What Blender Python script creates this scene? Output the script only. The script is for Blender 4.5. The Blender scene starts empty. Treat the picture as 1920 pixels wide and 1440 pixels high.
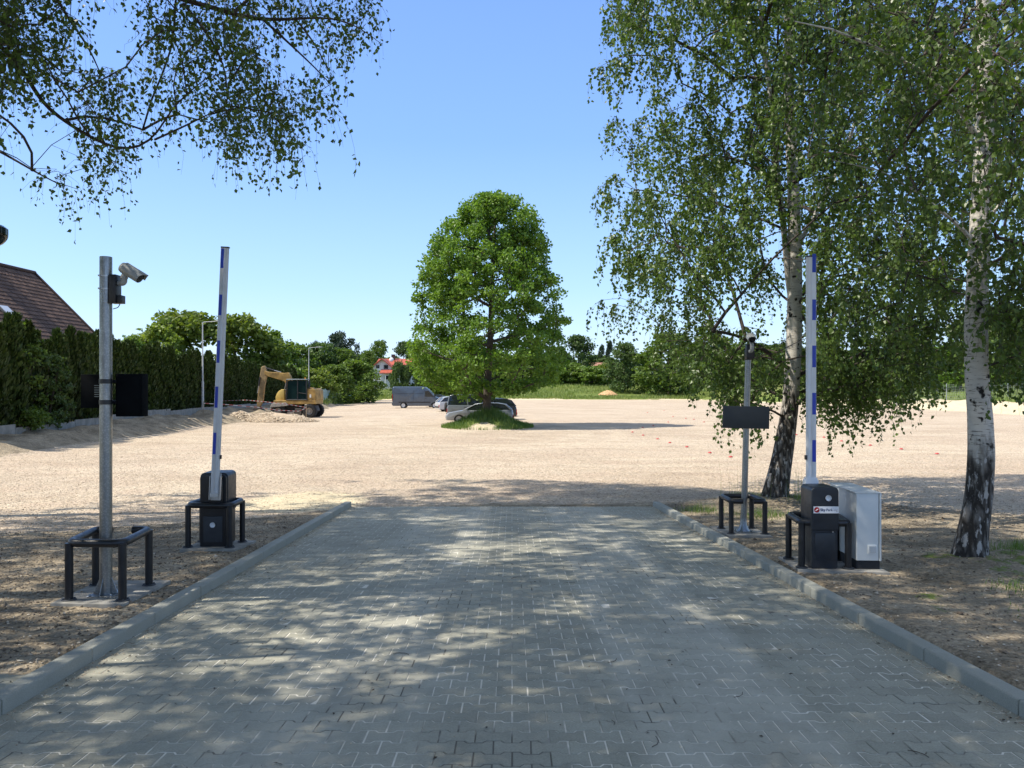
import bpy, bmesh, math, random
import numpy as np
from mathutils import Vector, Matrix, Euler
R = math.radians
SC = bpy.context.scene
COL = SC.collection
# ------------------------------------------------------------------ camera, sky, sun, exposure
cam = bpy.data.objects.new('camera', bpy.data.cameras.new('camera'))
COL.objects.link(cam); SC.camera = cam
CZ = 1.74
cam.location = (0, 0, CZ); cam.rotation_euler = (R(90), 0, 0)
cam.data.lens = 27.0; cam.data.sensor_width = 36; cam.data.clip_start = .05; cam.data.clip_end = 3000
SUN_EL, SUN_DIR = 52.0, Vector((-1, -.2, 0)).normalized()
world = bpy.data.worlds.new('World'); SC.world = world; world.use_nodes = True
wn = world.node_tree
bg = wn.nodes['Background']
sky = wn.nodes.new('ShaderNodeTexSky'); sky.sky_type = 'NISHITA'; sky.sun_disc = False
sky.sun_elevation = R(SUN_EL); sky.sun_rotation = math.atan2(SUN_DIR.x, SUN_DIR.y)
sky.air_density = 1.0; sky.dust_density = .45; sky.ozone_density = 2.6
# the clear spring sky of the photograph: the physical sky evened out toward a light blue band at the horizon
_tc = wn.nodes.new('ShaderNodeTexCoord'); _sp = wn.nodes.new('ShaderNodeSeparateXYZ'); _rp = wn.nodes.new('ShaderNodeValToRGB')
wn.links.new(_tc.outputs['Generated'], _sp.inputs[0]); wn.links.new(_sp.outputs[2], _rp.inputs[0])
for _i, (_p, _c) in enumerate(((0.0, (2.75, 3.6, 4.8)), (.12, (1.85, 3.0, 4.8)), (.30, (1.1, 2.12, 4.6)), (.50, (.85, 1.68, 4.1)), (.72, (2.3, 2.5, 2.7)))):
    _e = _rp.color_ramp.elements[_i] if _i < 2 else _rp.color_ramp.elements.new(_p)
    _e.position = _p; _e.color = (*_c, 1)
_mx = wn.nodes.new('ShaderNodeMix'); _mx.data_type = 'RGBA'; _mx.inputs[0].default_value = .75
wn.links.new(sky.outputs[0], _mx.inputs[6]); wn.links.new(_rp.outputs[0], _mx.inputs[7])
wn.links.new(_mx.outputs[2], bg.inputs[0]); bg.inputs[1].default_value = .135
sun = bpy.data.objects.new('sun', bpy.data.lights.new('sun', 'SUN')); COL.objects.link(sun)
sun.data.energy = 3.5; sun.data.angle = R(.53); sun.data.color = (1, .93, .82)
_to = Vector((SUN_DIR.x*math.cos(R(SUN_EL)), SUN_DIR.y*math.cos(R(SUN_EL)), math.sin(R(SUN_EL))))
sun.rotation_euler = _to.to_track_quat('Z', 'Y').to_euler()
SC.view_settings.view_transform = 'Standard'; SC.view_settings.look = 'None'
SC.view_settings.gamma = 1; SC.view_settings.exposure = .97
SC.cycles.max_bounces = 8; SC.cycles.transparent_max_bounces = 8

# ------------------------------------------------------------------ numpy noise
def _h(ix, iy, iz, seed):
    n = (ix*374761393 + iy*668265263 + iz*2147483647 + seed*1274126177) & 0xffffffff
    n = ((n ^ (n >> 13))*1274126177) & 0xffffffff
    n = ((n ^ (n >> 16))*2246822519) & 0xffffffff
    return ((n ^ (n >> 15)) & 0xffffff)/float(0xffffff)*2 - 1
def vnoise(x, y, z=0.0, seed=0):
    x = np.asarray(x, float); y = np.asarray(y, float); z = np.zeros_like(x) + z
    fx, fy, fz = np.floor(x), np.floor(y), np.floor(z)
    ix, iy, iz = fx.astype(np.int64), fy.astype(np.int64), fz.astype(np.int64)
    u, v, w = x-fx, y-fy, z-fz
    u = u*u*(3-2*u); v = v*v*(3-2*v); w = w*w*(3-2*w)
    def L(a, b, t): return a+(b-a)*t
    r = []
    for dz in (0, 1):
        r.append(L(L(_h(ix, iy, iz+dz, seed), _h(ix+1, iy, iz+dz, seed), u), L(_h(ix, iy+1, iz+dz, seed), _h(ix+1, iy+1, iz+dz, seed), u), v))
    return L(r[0], r[1], w)
def fbm(x, y, z=0.0, oct=4, seed=0):
    s = 0; a = 1; t = 0
    x = np.asarray(x, float); y = np.asarray(y, float)
    for i in range(oct):
        s = s + a*vnoise(x*2**i, y*2**i, np.asarray(z)*2**i, seed+i); t += a; a *= .5
    return s/t
def sstep(a, b, x):
    t = np.clip((np.asarray(x, float)-a)/(b-a), 0, 1); return t*t*(3-2*t)

# ------------------------------------------------------------------ ground heights and pixel -> place
VX = -25/1440.                       # the drive runs very slightly to the left of the view
def hedge_x(y): return -20.7-(y-34.7)*.088
def kl(y): return -2.905+VX*y        # inner faces of the two kerbs
def kr(y): return 3.04+VX*y
YEND = 15.1
def gbase(x, y):
    x = np.asarray(x, float); y = np.asarray(y, float)
    ramp = -.0444*y; lot = -.67-.0047*(y-YEND)
    z = np.where(y < YEND, ramp, lot)
    return z
def lot_left(y):                     # left edge of the gravel
    return np.interp(y, [0, 20, 34, 48, 66, 80, 105, 150], [-15.5, -16.6, -17.4, -17.8, -17.5, -19.5, -23, -25])
def lot_right(y):
    return np.interp(y, [0, 40, 66, 90, 105, 125, 150], [40, 40, 43, 45, 44, 40, 37])
def lot_far(x):
    return np.interp(x, [-60, -25, -5, 10, 35, 40, 60], [140, 147, 150, 147, 148, 120, 90])
def verge_mask(x, y):                # 1 on the soil strips beside the drive
    x = np.asarray(x, float); y = np.asarray(y, float)
    n = .7*fbm(x*.55, y*.55, 0, 4, 11)
    left = np.interp(x, [-14, -7.8, -6.5, -5, -3.2, 0, 3, 4, 6.5, 9, 13, 18], [10.8, 10.9, 11.6, 12.6, 14.6, 15.6, 15.6, 16.2, 16.6, 13.6, 11.5, 9.4])
    return 1-sstep(-.35, .35, y+n-left)
def gz(x, y):
    x = np.asarray(x, float); y = np.asarray(y, float)
    z = gbase(x, y)
    side = np.where(x < 0, kl(y)-.15-x, x-kr(y)-.15)       # metres outside the kerb
    vm = (1-sstep(10.5, 15.8, y))*sstep(-.02, .05, side)
    bump = .035*fbm(x*1.3, y*1.3, 0, 4, 3)*sstep(.1, .8, side)+.018*fbm(x*5, y*5, 0, 3, 5)*sstep(.05, .3, side)
    z = z+vm*.075+verge_mask(x, y)*bump*sstep(-.02, .1, side)
    z = z+(1-verge_mask(x, y))*.02*fbm(x*.35, y*.35, 0, 3, 9)*sstep(15.2, 18, y)
    # soil bank in front of the hedge
    d = lot_left(y)-x
    hb = sstep(0, 3.4, d)*.62+.25*np.exp(-((d-1.2)/.8)**2)
    z = z+hb*sstep(6, 20, y)*(1-sstep(92, 112, y))*(1+.6*fbm(x*.9, y*.6, 0, 4, 21))+.10*sstep(0, 1, d)*fbm(x*2.2, y*1.6, 0, 3, 22)*sstep(11, 20, y)*(1-sstep(92, 112, y))
    # rough bank at the right and rising meadow beyond
    d = x-lot_right(y)
    z = z+(sstep(0, 5, d)*.95)*sstep(30, 55, y)*(1+.35*fbm(x*.35, y*.35, 0, 3, 31))*(1-sstep(120, 150, y))
    far = y-lot_far(x)
    z = z+sstep(-2, 50, far)*3.15+sstep(0, 3, far)*.25
    # mound of the island tree, gravel heap
    r = np.hypot((x+1.45)/2.75, (y-45.6)/3.6)
    z = z+(.42*(1-sstep(.15, 1.0, r))+.42*np.exp(-(r/.42)**2))*(1+.25*fbm(x*1.3, y*1.3, 0, 3, 51))
    # root flares of the two birches
    z = z+.16*np.exp(-(((x-5.25)**2+(y-15.5)**2)/1.2))+.11*np.exp(-(((x-5.25)**2+(y-8.8)**2)/.5))
    z = z+.10*np.exp(-(((x-5.9)**2+(y-8.9)**2)/.15))
    return z
def gz1(x, y): return float(gz(np.array([x]), np.array([y]))[0])
def at(px, py, d): return Vector(((px-960)/1440*d, d, CZ+(720-py)/1440*d))
def gat(px, py):                     # the ground point seen at a pixel of the 1920 px photograph
    kx, kz = (px-960)/1440, (720-py)/1440
    t = np.concatenate([np.linspace(2.5, 60, 1500), np.linspace(60, 260, 1500)])
    f = CZ+kz*t-gz(kx*t, t)
    i = np.argmax(f < 0) if (f < 0).any() else len(t)-1
    d = t[i]
    return Vector((kx*d, d, gz1(kx*d, d)))

# ------------------------------------------------------------------ objects, tags
def tag(o, label=None, cat=None, group=None, kind=None):
    if label: o['label'] = label
    if cat: o['category'] = cat
    if group: o['group'] = group
    if kind: o['kind'] = kind
    return o
def thing(name, loc, label, cat, group=None, rz=0.0):
    o = bpy.data.objects.new(name, None); COL.objects.link(o)
    o.location = loc; o.rotation_euler = (0, 0, rz); o.empty_display_size = .2
    return tag(o, label, cat, group)
def link(name, me, mat=None, parent=None):
    o = bpy.data.objects.new(name, me); COL.objects.link(o)
    if mat is not None:
        me.materials.clear()
        for m in (mat if isinstance(mat, (list, tuple)) else [mat]): me.materials.append(m)
    if parent is not None: o.parent = parent
    return o
def copy_tree(o, parent=None):
    c = o.copy(); COL.objects.link(c)
    if parent is not None: c.parent = parent
    for ch in [q for q in bpy.data.objects if q.parent == o]:
        copy_tree(ch, c)
    return c
def npmesh(name, V, F, smooth=False, attrs=None):
    """V (n,3), F (m,k) all faces the same size."""
    me = bpy.data.meshes.new(name)
    V = np.asarray(V, np.float32); F = np.asarray(F, np.int32)
    m, k = F.shape
    me.vertices.add(len(V)); me.vertices.foreach_set('co', V.ravel())
    me.loops.add(m*k); me.loops.foreach_set('vertex_index', F.ravel())
    me.polygons.add(m); me.polygons.foreach_set('loop_start', np.arange(0, m*k, k, dtype=np.int32))
    me.polygons.foreach_set('loop_total', np.full(m, k, np.int32))
    me.polygons.foreach_set('use_smooth', np.full(m, bool(smooth)))
    me.update(calc_edges=True)
    for an, (dom, dat) in (attrs or {}).items():
        a = me.attributes.new(an, 'FLOAT', dom); a.data.foreach_set('value', np.asarray(dat, np.float32))
    return me
class MB:
    def __init__(s): s.v = []; s.f = []; s.sm = []
    def add(s, V, F, sm=False):
        o = len(s.v); s.v += [tuple(p) for p in V]; s.f += [tuple(i+o for i in f) for f in F]; s.sm += [sm]*len(F); return s
    def box(s, c, d, rot=None, M=None):
        c = Vector(c); h = Vector(d)/2
        P = [Vector((x*h.x, y*h.y, z*h.z)) for z in (-1, 1) for y in (-1, 1) for x in (-1, 1)]
        if rot is not None:
            E = Euler(rot).to_matrix(); P = [E @ p for p in P]
        P = [p+c for p in P]
        if M is not None: P = [M @ p for p in P]
        return s.add(P, [(0, 2, 3, 1), (4, 5, 7, 6), (0, 1, 5, 4), (1, 3, 7, 5), (3, 2, 6, 7), (2, 0, 4, 6)])
    def tube(s, path, rad, n=8, caps=True, sm=True):
        path = [Vector(p) for p in path]
        if not hasattr(rad, '__len__'): rad = [rad]*len(path)
        V = []; up = None
        for i, p in enumerate(path):
            t = (path[min(i+1, len(path)-1)]-path[max(i-1, 0)])
            t = t.normalized() if t.length > 1e-9 else Vector((0, 0, 1))
            if up is None: up = Vector((0, 0, 1)) if abs(t.z) < .9 else Vector((0, 1, 0))
            a = t.cross(up); a = a.normalized() if a.length > 1e-6 else t.orthogonal().normalized()
            b = t.cross(a).normalized(); up = -b if abs(t.dot(b)) < .99 else up
            up = b.cross(t) if False else (a.cross(t))
            for k in range(n):
                w = 2*math.pi*k/n; V.append(p+(a*math.cos(w)+b*math.sin(w))*rad[i])
        F = []
        for i in range(len(path)-1):
            for k in range(n):
                F.append((i*n+k, i*n+(k+1) % n, (i+1)*n+(k+1) % n, (i+1)*n+k))
        s.add(V, F, sm)
        if caps:
            o = len(s.v)-len(V)
            s.f += [tuple(o+k for k in range(n))[::-1], tuple(o+(len(path)-1)*n+k for k in range(n))]; s.sm += [False, False]
        return s
    def cyl(s, a, b, r0, r1=None, n=16): return s.tube([a, b], [r0, r0 if r1 is None else r1], n)
    def lathe(s, prof, c=(0, 0, 0), n=16, M=None, sm=True):
        V = []; c = Vector(c)
        for r, z in prof:
            for k in range(n):
                w = 2*math.pi*k/n; p = Vector((r*math.cos(w), r*math.sin(w), z))
                V.append((M @ p if M is not None else p)+c)
        F = [(i*n+k, i*n+(k+1) % n, (i+1)*n+(k+1) % n, (i+1)*n+k) for i in range(len(prof)-1) for k in range(n)]
        s.add(V, F, sm); return s
    def prism(s, poly, y0, y1, M=None, inset=0, ins_d=0.0):
        """poly in x,z extruded along y; optional rounded shoulders."""
        n = len(poly); cx = sum(p[0] for p in poly)/n; cz = sum(p[1] for p in poly)/n
        rings = [(y0, inset), (y0+ins_d, 0), (y1-ins_d, 0), (y1, inset)] if inset else [(y0, 0), (y1, 0)]
        V = []
        for y, i in rings:
            for x, z in poly: V.append(Vector((cx+(x-cx)*(1-i), y, cz+(z-cz)*(1-i))))
        if M is not None: V = [M @ v for v in V]
        k = len(rings)
        F = [(r*n+i, r*n+(i+1) % n, (r+1)*n+(i+1) % n, (r+1)*n+i) for r in range(k-1) for i in range(n)]
        F += [tuple(range(n))[::-1], tuple((k-1)*n+i for i in range(n))]
        return s.add(V, F)
    def mesh(s, name, bevel=0, seg=2, ang=35):
        me = bpy.data.meshes.new(name); me.from_pydata([tuple(v) for v in s.v], [], s.f)
        me.polygons.foreach_set('use_smooth', s.sm)
        bm = bmesh.new(); bm.from_mesh(me)
        bmesh.ops.recalc_face_normals(bm, faces=bm.faces)
        if bevel:
            ed = [e for e in bm.edges if len(e.link_faces) == 2 and e.calc_face_angle(0) > R(40)]
            bmesh.ops.bevel(bm, geom=ed, offset=bevel, segments=seg, profile=.6, affect='EDGES', clamp_overlap=True)
            for f in bm.faces: f.smooth = True
        bm.to_mesh(me); bm.free()
        me.set_sharp_from_angle(angle=R(ang)); me.update()
        return me
    def build(s, name, mat, parent=None, bevel=0, seg=2, ang=35):
        return link(name, s.mesh(name, bevel, seg, ang), mat, parent)
def fillet(pts, r, n=5):
    pts = [Vector(p) for p in pts]; out = [pts[0]]
    for i in range(1, len(pts)-1):
        a, b, c = pts[i-1], pts[i], pts[i+1]
        d1 = (a-b).normalized(); d2 = (c-b).normalized(); q = min(r, (a-b).length*.49, (c-b).length*.49)
        p0, p2 = b+d1*q, b+d2*q
        for k in range(n+1):
            t = k/n; out.append(p0*(1-t)**2+b*2*t*(1-t)+p2*t*t)
    out.append(pts[-1]); return out

# ------------------------------------------------------------------ materials
class NT:
    def __init__(s, name):
        s.m = bpy.data.materials.new(name); s.m.use_nodes = True; s.t = s.m.node_tree
        s.b = s.t.nodes['Principled BSDF']; s.out = s.t.nodes['Material Output']
    def n(s, typ, **kw):
        nd = s.t.nodes.new('ShaderNode'+typ)
        for k, v in kw.items():
            if k.startswith('_'): setattr(nd, k[1:], v)
            else:
                key = int(k[1:]) if k[0] == 'i' and k[1:].isdigit() else k.replace('__', ' ')
                s.set(nd.inputs[key], v)
        return nd
    def set(s, inp, v):
        if hasattr(v, 'outputs'): v = v.outputs[0]
        if hasattr(v, 'is_linked') or hasattr(v, 'links'): s.t.links.new(v, inp)
        else:
            if isinstance(v, (tuple, list)) and len(v) == 3 and len(inp.default_value) == 4: v = (*v, 1)
            inp.default_value = v
    def obj(s): return s.n('TexCoord').outputs['Object']
    def pos(s): return s.n('NewGeometry').outputs['Position']
    def map(s, vec, sc=(1, 1, 1)): return s.n('Mapping', Vector=vec, Scale=sc).outputs[0]
    def noise(s, vec, scale, det=4, rough=.55): return s.n('TexNoise', Vector=vec, Scale=scale, Detail=det, Roughness=rough).outputs[0]
    def voro(s, vec, scale, feat='F1', out=0): return s.n('TexVoronoi', _feature=feat, Vector=vec, Scale=scale).outputs[out]
    def ramp(s, v, stops):
        r = s.n('ValToRGB', Fac=v); e = r.color_ramp.elements
        while len(e) < len(stops): e.new(.5)
        for el, (p, c) in zip(e, stops):
            el.position = p; el.color = (c, c, c, 1) if not hasattr(c, '__len__') else (*c, 1)
        return r.outputs[0]
    def mix(s, f, a, b, mode='MIX'):
        m = s.n('Mix', _data_type='RGBA', _blend_type=mode)
        s.set(m.inputs[0], f); s.set(m.inputs[6], a); s.set(m.inputs[7], b); return m.outputs[2]
    def math(s, op, a, b=None):
        m = s.n('Math', _operation=op); s.set(m.inputs[0], a)
        if b is not None: s.set(m.inputs[1], b)
        return m.outputs[0]
    def attr(s, name): return s.n('Attribute', _attribute_name=name).outputs['Fac']
    def bump(s, h, dist, strength=1.0):
        b = s.n('Bump', Height=h, Distance=dist, Strength=strength); s.set(s.b.inputs['Normal'], b.outputs[0]); return b
    def col(s, c): s.set(s.b.inputs['Base Color'], c); return s
    def p(s, **kw):
        for k, v in kw.items(): s.set(s.b.inputs[k.replace('_', ' ')], v)
        return s
def plain(name, c, rough=.6, metal=0, var=.12, scale=6, **kw):
    t = NT(name); nz = t.noise(t.obj(), scale, 5)
    f = t.ramp(nz, [(.3, 1-var), (.7, 1+var*.6)])
    t.col(t.mix(1.0, c, f, 'MULTIPLY')); t.p(Roughness=t.ramp(t.noise(t.obj(), scale*4, 3), [(.3, max(.02, rough-.08)), (.7, min(1, rough+.08))]), Metallic=metal, **kw)
    return t.m
def terrain_mat():
    t = NT('earth_and_gravel'); P = t.pos()
    soil, grass, sand = t.attr('soil'), t.attr('grass'), t.attr('sand')
    stones = t.voro(P, 26, 'F1', 1)                       # per-cell colour
    sep = t.n('SeparateColor', Color=stones).outputs
    big = t.noise(P, .16, 5, .6); mid = t.noise(P, 1.1, 5, .62)
    tracks = t.noise(t.map(P, (.28, 2.2, 1)), .8, 4, .6)
    g = t.mix(t.ramp(big, [(.36, 0), (.62, 1)]), (.46, .375, .28), (.54, .455, .345))
    g = t.mix(t.ramp(mid, [(.35, 0), (.7, .55)]), g, (.51, .385, .285))
    g = t.mix(t.ramp(tracks, [(.5, 0), (.72, .5)]), g, (.64, .54, .39))
    # sweeping wheel tracks of the trucks that spread the gravel
    wob = t.math('MULTIPLY', t.math('SUBTRACT', t.noise(P, .35, 3), .5), 2.2)
    arcs = None
    for cx, cy, rad in ((3.5, 33, 8.2), (-9, 40, 12.5), (-2.5, 58, 26.5), (10, 26, 17.5), (-24, 22, 15.5), (22, 60, 31)):
        v = t.n('VectorMath', _operation='DISTANCE'); t.set(v.inputs[0], P); v.inputs[1].default_value = (cx, cy, -.75)
        d0 = t.math('ADD', t.math('SUBTRACT', v.outputs['Value'], rad), wob)
        for off in (0, 1.9):
            a = t.math('SUBTRACT', 1.0, t.math('MULTIPLY', t.math('ABSOLUTE', t.math('SUBTRACT', d0, off)), 1.7)); a = t.math('MAXIMUM', a, 0.0)
            arcs = a if arcs is None else t.math('MAXIMUM', arcs, a)
    arcs = t.math('MULTIPLY', arcs, t.ramp(t.noise(P, .22, 3), [(.36, .05), (.56, .45)]))
    g = t.mix(arcs, g, (.64, .55, .41))
    patch = t.ramp(t.noise(t.map(P, (.5, 1, 1)), .55, 6, .7), [(.50, 0), (.66, .75)])
    g = t.mix(patch, g, (.40, .315, .23))
    g = t.mix(1.0, g, t.ramp(sep[0], [(0, .62), (.5, 1.0), (1, 1.22)]), 'MULTIPLY')
    g = t.mix(t.ramp(sep[1], [(.93, 0), (.96, .5)]), g, (.26, .2, .17))
    s = t.mix(t.ramp(t.noise(P, 1.3, 6, .65), [(.38, 0), (.68, 1)]), (.22, .18, .125), (.46, .38, .27))
    s = t.mix(1.0, s, t.ramp(t.noise(P, 32, 3, .7), [(.25, .55), (.7, 1.25)]), 'MULTIPLY')
    s = t.mix(1.0, s, t.ramp(sep[0], [(0, .8), (1, 1.2)]), 'MULTIPLY')
    gr = t.mix(t.noise(P, .5, 5, .6), (.10, .16, .03), (.20, .245, .06))
    gr = t.mix(t.ramp(t.noise(P, .11, 4, .6), [(.45, 0), (.7, .7)]), gr, (.20, .19, .075))
    gr = t.mix(1.0, gr, t.ramp(t.noise(t.map(P, (1, 1, .3)), 7, 4, .7), [(.3, .6), (.7, 1.25)]), 'MULTIPLY')
    sd = t.mix(t.noise(P, .7, 5, .6), (.56, .46, .30), (.72, .63, .44))
    sd = t.mix(1.0, sd, t.ramp(t.noise(P, 5, 4, .7), [(.3, .75), (.7, 1.1)]), 'MULTIPLY')
    jit = t.math('SUBTRACT', t.noise(P, 4.5, 5, .7), .5)
    def edge(a, w=1.3): return t.ramp(t.math('ADD', a, t.math('MULTIPLY', jit, w)), [(.42, 0), (.58, 1)])
    c = t.mix(edge(sand), g, sd); c = t.mix(edge(soil), c, s); c = t.mix(edge(grass), c, gr)
    t.col(c); t.p(Roughness=.95, Specular_IOR_Level=.15)
    h = t.math('ADD', t.math('MULTIPLY', t.voro(P, 26), -.5), t.math('MULTIPLY', t.noise(P, 9, 5, .7), 1.0))
    h = t.math('ADD', h, t.math('MULTIPLY', t.noise(P, 1.6, 4, .6), 2.2))
    t.bump(h, .055, .75)
    return t.m
def ground():
    def axis(parts):
        a = []
        for lo, hi, st in parts: a.append(np.arange(lo, hi-1e-6, st))
        a.append([parts[-1][1]]); return np.concatenate(a)
    xs = axis([(-700, -120, 40), (-120, -50, 5), (-50, -26, 1), (-26, -14, .4), (-14, -9, .2), (-9, 9, .1), (9, 14, .2), (14, 36, .5), (36, 56, .6), (56, 120, 4), (120, 700, 40)])
    ys = axis([(-60, -10, 5), (-10, 0, .6), (0, 3, .25), (3, 18, .1), (18, 26, .2), (26, 60, .4), (60, 110, .8), (110, 220, 2), (220, 300, 8), (300, 1500, 60)])
    X, Y = np.meshgrid(xs, ys); nx, ny = len(xs), len(ys)
    Z = gz(X, Y)
    ins = (X > kl(Y)-.10) & (X < kr(Y)+.10) & (Y < YEND+.02)
    Z = np.where(ins, Z-.09, Z)
    # micro relief of the soil strips
    vm = verge_mask(X, Y)
    V = np.stack([X, Y, Z], -1).reshape(-1, 3)
    i = np.arange((nx)*(ny)).reshape(ny, nx)
    F = np.stack([i[:-1, :-1], i[:-1, 1:], i[1:, 1:], i[1:, :-1]], -1).reshape(-1, 4)
    dl = lot_left(Y)-X; dr = X-lot_right(Y); df = Y-lot_far(X)
    nz = fbm(X*.25, Y*.25, 0, 4, 77); nz2 = fbm(X*.9, Y*.9, 0, 4, 78)
    inlot = np.maximum.reduce([dl, dr*.8, df*.35])
    soil = np.maximum(vm, sstep(-.3, .5, dl+.5*nz)*(1-sstep(95, 108, Y)))
    sand = sstep(-.6, 1, dr+1.2*nz)*(1-sstep(7, 9, dr))*sstep(40, 60, Y)*(Y < 125)
    sand = np.maximum(sand, sstep(-5, -1, df+3*nz)*(1-sstep(0, 2.5, df+3*nz)))
    sand = np.maximum(sand, 1.0*sstep(.12, .4, nz2+.3*np.exp(-((X+4)**2/9+(Y-13)**2/3)))*vm)  # verge sand patches; the denser left ones also stand in for sunlit streaks
    sand = np.maximum(sand, np.exp(-(((X+4.3)/1.3)**2+((Y-15.6)/1.6)**2))*1.3)
    bx, by = (X-20)/7, (Y-158)/3.5
    sand = np.maximum(sand, 1.2*np.exp(-(bx**2+by**2)**2))
    grass = sstep(-.5, 2.5, df+3*nz)*(X > -60)
    grass = np.maximum(grass, sstep(4.0, 7, dr+2*nz)*(Y > 30))
    grass = np.maximum(grass, sstep(100, 112, Y+4*nz)*sstep(-1, 1, dl))
    rm = np.hypot((X+1.45)/2.75, (Y-45.6)/3.6)
    mound = 1-sstep(.75, 1.02, rm+.1*nz2)
    bare = np.exp(-(((X+1.6)/1.0)**2+((Y-43.0)/.9)**2))
    grass = np.maximum(grass, mound*(1-.95*bare))
    sand = np.maximum(sand, mound*bare*.9)
    vg = sstep(.02, .3, nz2+.22*np.exp(-(((X-5.6)/1.2)**2+((Y-7.0)/1.2)**2))-.02)*vm*(X > 3.6)*(Y < 9.5)
    grass = np.maximum(grass, .47*vg)
    grass = np.maximum(grass, (X < -27)*1.0)
    grass = np.maximum(grass, ((Y > 200) | (X > 62))*1.0)
    sand = sand*(grass < .6)+sand*(grass >= .6)*(np.exp(-(bx**2+by**2)**2) > .5)
    reg = np.zeros_like(X, int)                              # 0 lot
    reg[vm > .5] = 1
    reg[(dl > 0) & (Y > 11) & (Y < 108) & (vm <= .5)] = 2
    reg[(dr > 0) & (Y > 40) & (Y < 130)] = 3
    reg[(grass > .55) & (vm <= .5)] = 4
    reg[(rm < 1.0)] = 5
    fr = reg[:-1, :-1].reshape(-1)
    mat = terrain_mat()
    nm = {0: 'gravel_lot', 1: 'soil_verge', 2: 'soil_bank', 3: 'sand_bank', 4: 'meadow', 5: 'grassy_mound'}
    A = {'soil': soil.reshape(-1), 'grass': grass.reshape(-1), 'sand': sand.reshape(-1)}
    for k, name in nm.items():
        f = F[fr == k]
        used, inv = np.unique(f, return_inverse=True)
        me = npmesh(name, V[used], inv.reshape(-1, 4), True, {a: ('POINT', d[used]) for a, d in A.items()})
        tag(link(name, me, mat), kind='structure')
ground()

# ------------------------------------------------------------------ paving
def paving_mat():
    t = NT('concrete_block'); P = t.pos(); X = t.n('SeparateXYZ', Vector=P).outputs
    tint = t.attr('tint')
    c = t.mix(tint, (.29, .282, .222), (.36, .348, .275))
    c = t.mix(1.0, c, t.ramp(t.noise(P, 90, 3, .7), [(.25, .78), (.75, 1.2)]), 'MULTIPLY')
    dust = t.noise(t.map(P, (1.6, .35, 1)), 1.3, 6, .65)
    lane = t.math('ADD', t.ramp(X[0], [(0, 0), (1, 1)]), 0)
    def band(a, b, w):
        u = t.n('MapRange', _interpolation_type='SMOOTHSTEP', Value=X[0]); u.inputs[1].default_value = a-w; u.inputs[2].default_value = a+w
        v = t.n('MapRange', _interpolation_type='SMOOTHSTEP', Value=X[0]); v.inputs[1].default_value = b-w; v.inputs[2].default_value = b+w
        return t.math('SUBTRACT', u.outputs[0], v.outputs[0])
    l = t.math('ADD', band(.68, 1.75, .09), t.math('MULTIPLY', band(-1.75, -.45, .3), .85))
    l = t.math('ADD', l, .18)
    d = t.math('MULTIPLY', t.ramp(dust, [(.38, .25), (.68, 1)]), l)
    Yf = t.n('MapRange', Value=X[1]); Yf.inputs[1].default_value = 9; Yf.inputs[2].default_value = 15; Yf.inputs[3].default_value = 0; Yf.inputs[4].default_value = .45
    d = t.math('ADD', t.math('MULTIPLY', d, .62), t.math('MULTIPLY', Yf.outputs[0], dust))
    c = t.mix(d, c, (.50, .48, .40))
    st = t.noise(P, 2.6, 5, .7)
    c = t.mix(1.0, c, t.ramp(st, [(.3, .84), (.65, 1.06)]), 'MULTIPLY')
    t.col(c); t.p(Roughness=.88, Specular_IOR_Level=.3)
    t.bump(t.noise(P, 160, 3, .7), .003, .6)
    return t.m
def joint_mat():
    t = NT('joint_sand'); P = t.pos()
    f = t.ramp(t.noise(P, 1.4, 4, .6), [(.38, 0), (.52, 1)])
    t.col(t.mix(f, (.14, .13, .105), (.72, .68, .58))); t.p(Roughness=1.0)
    t.bump(t.noise(P, 120, 3), .004)
    return t.m
M_PAVE, M_JOINT = paving_mat(), joint_mat()
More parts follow.
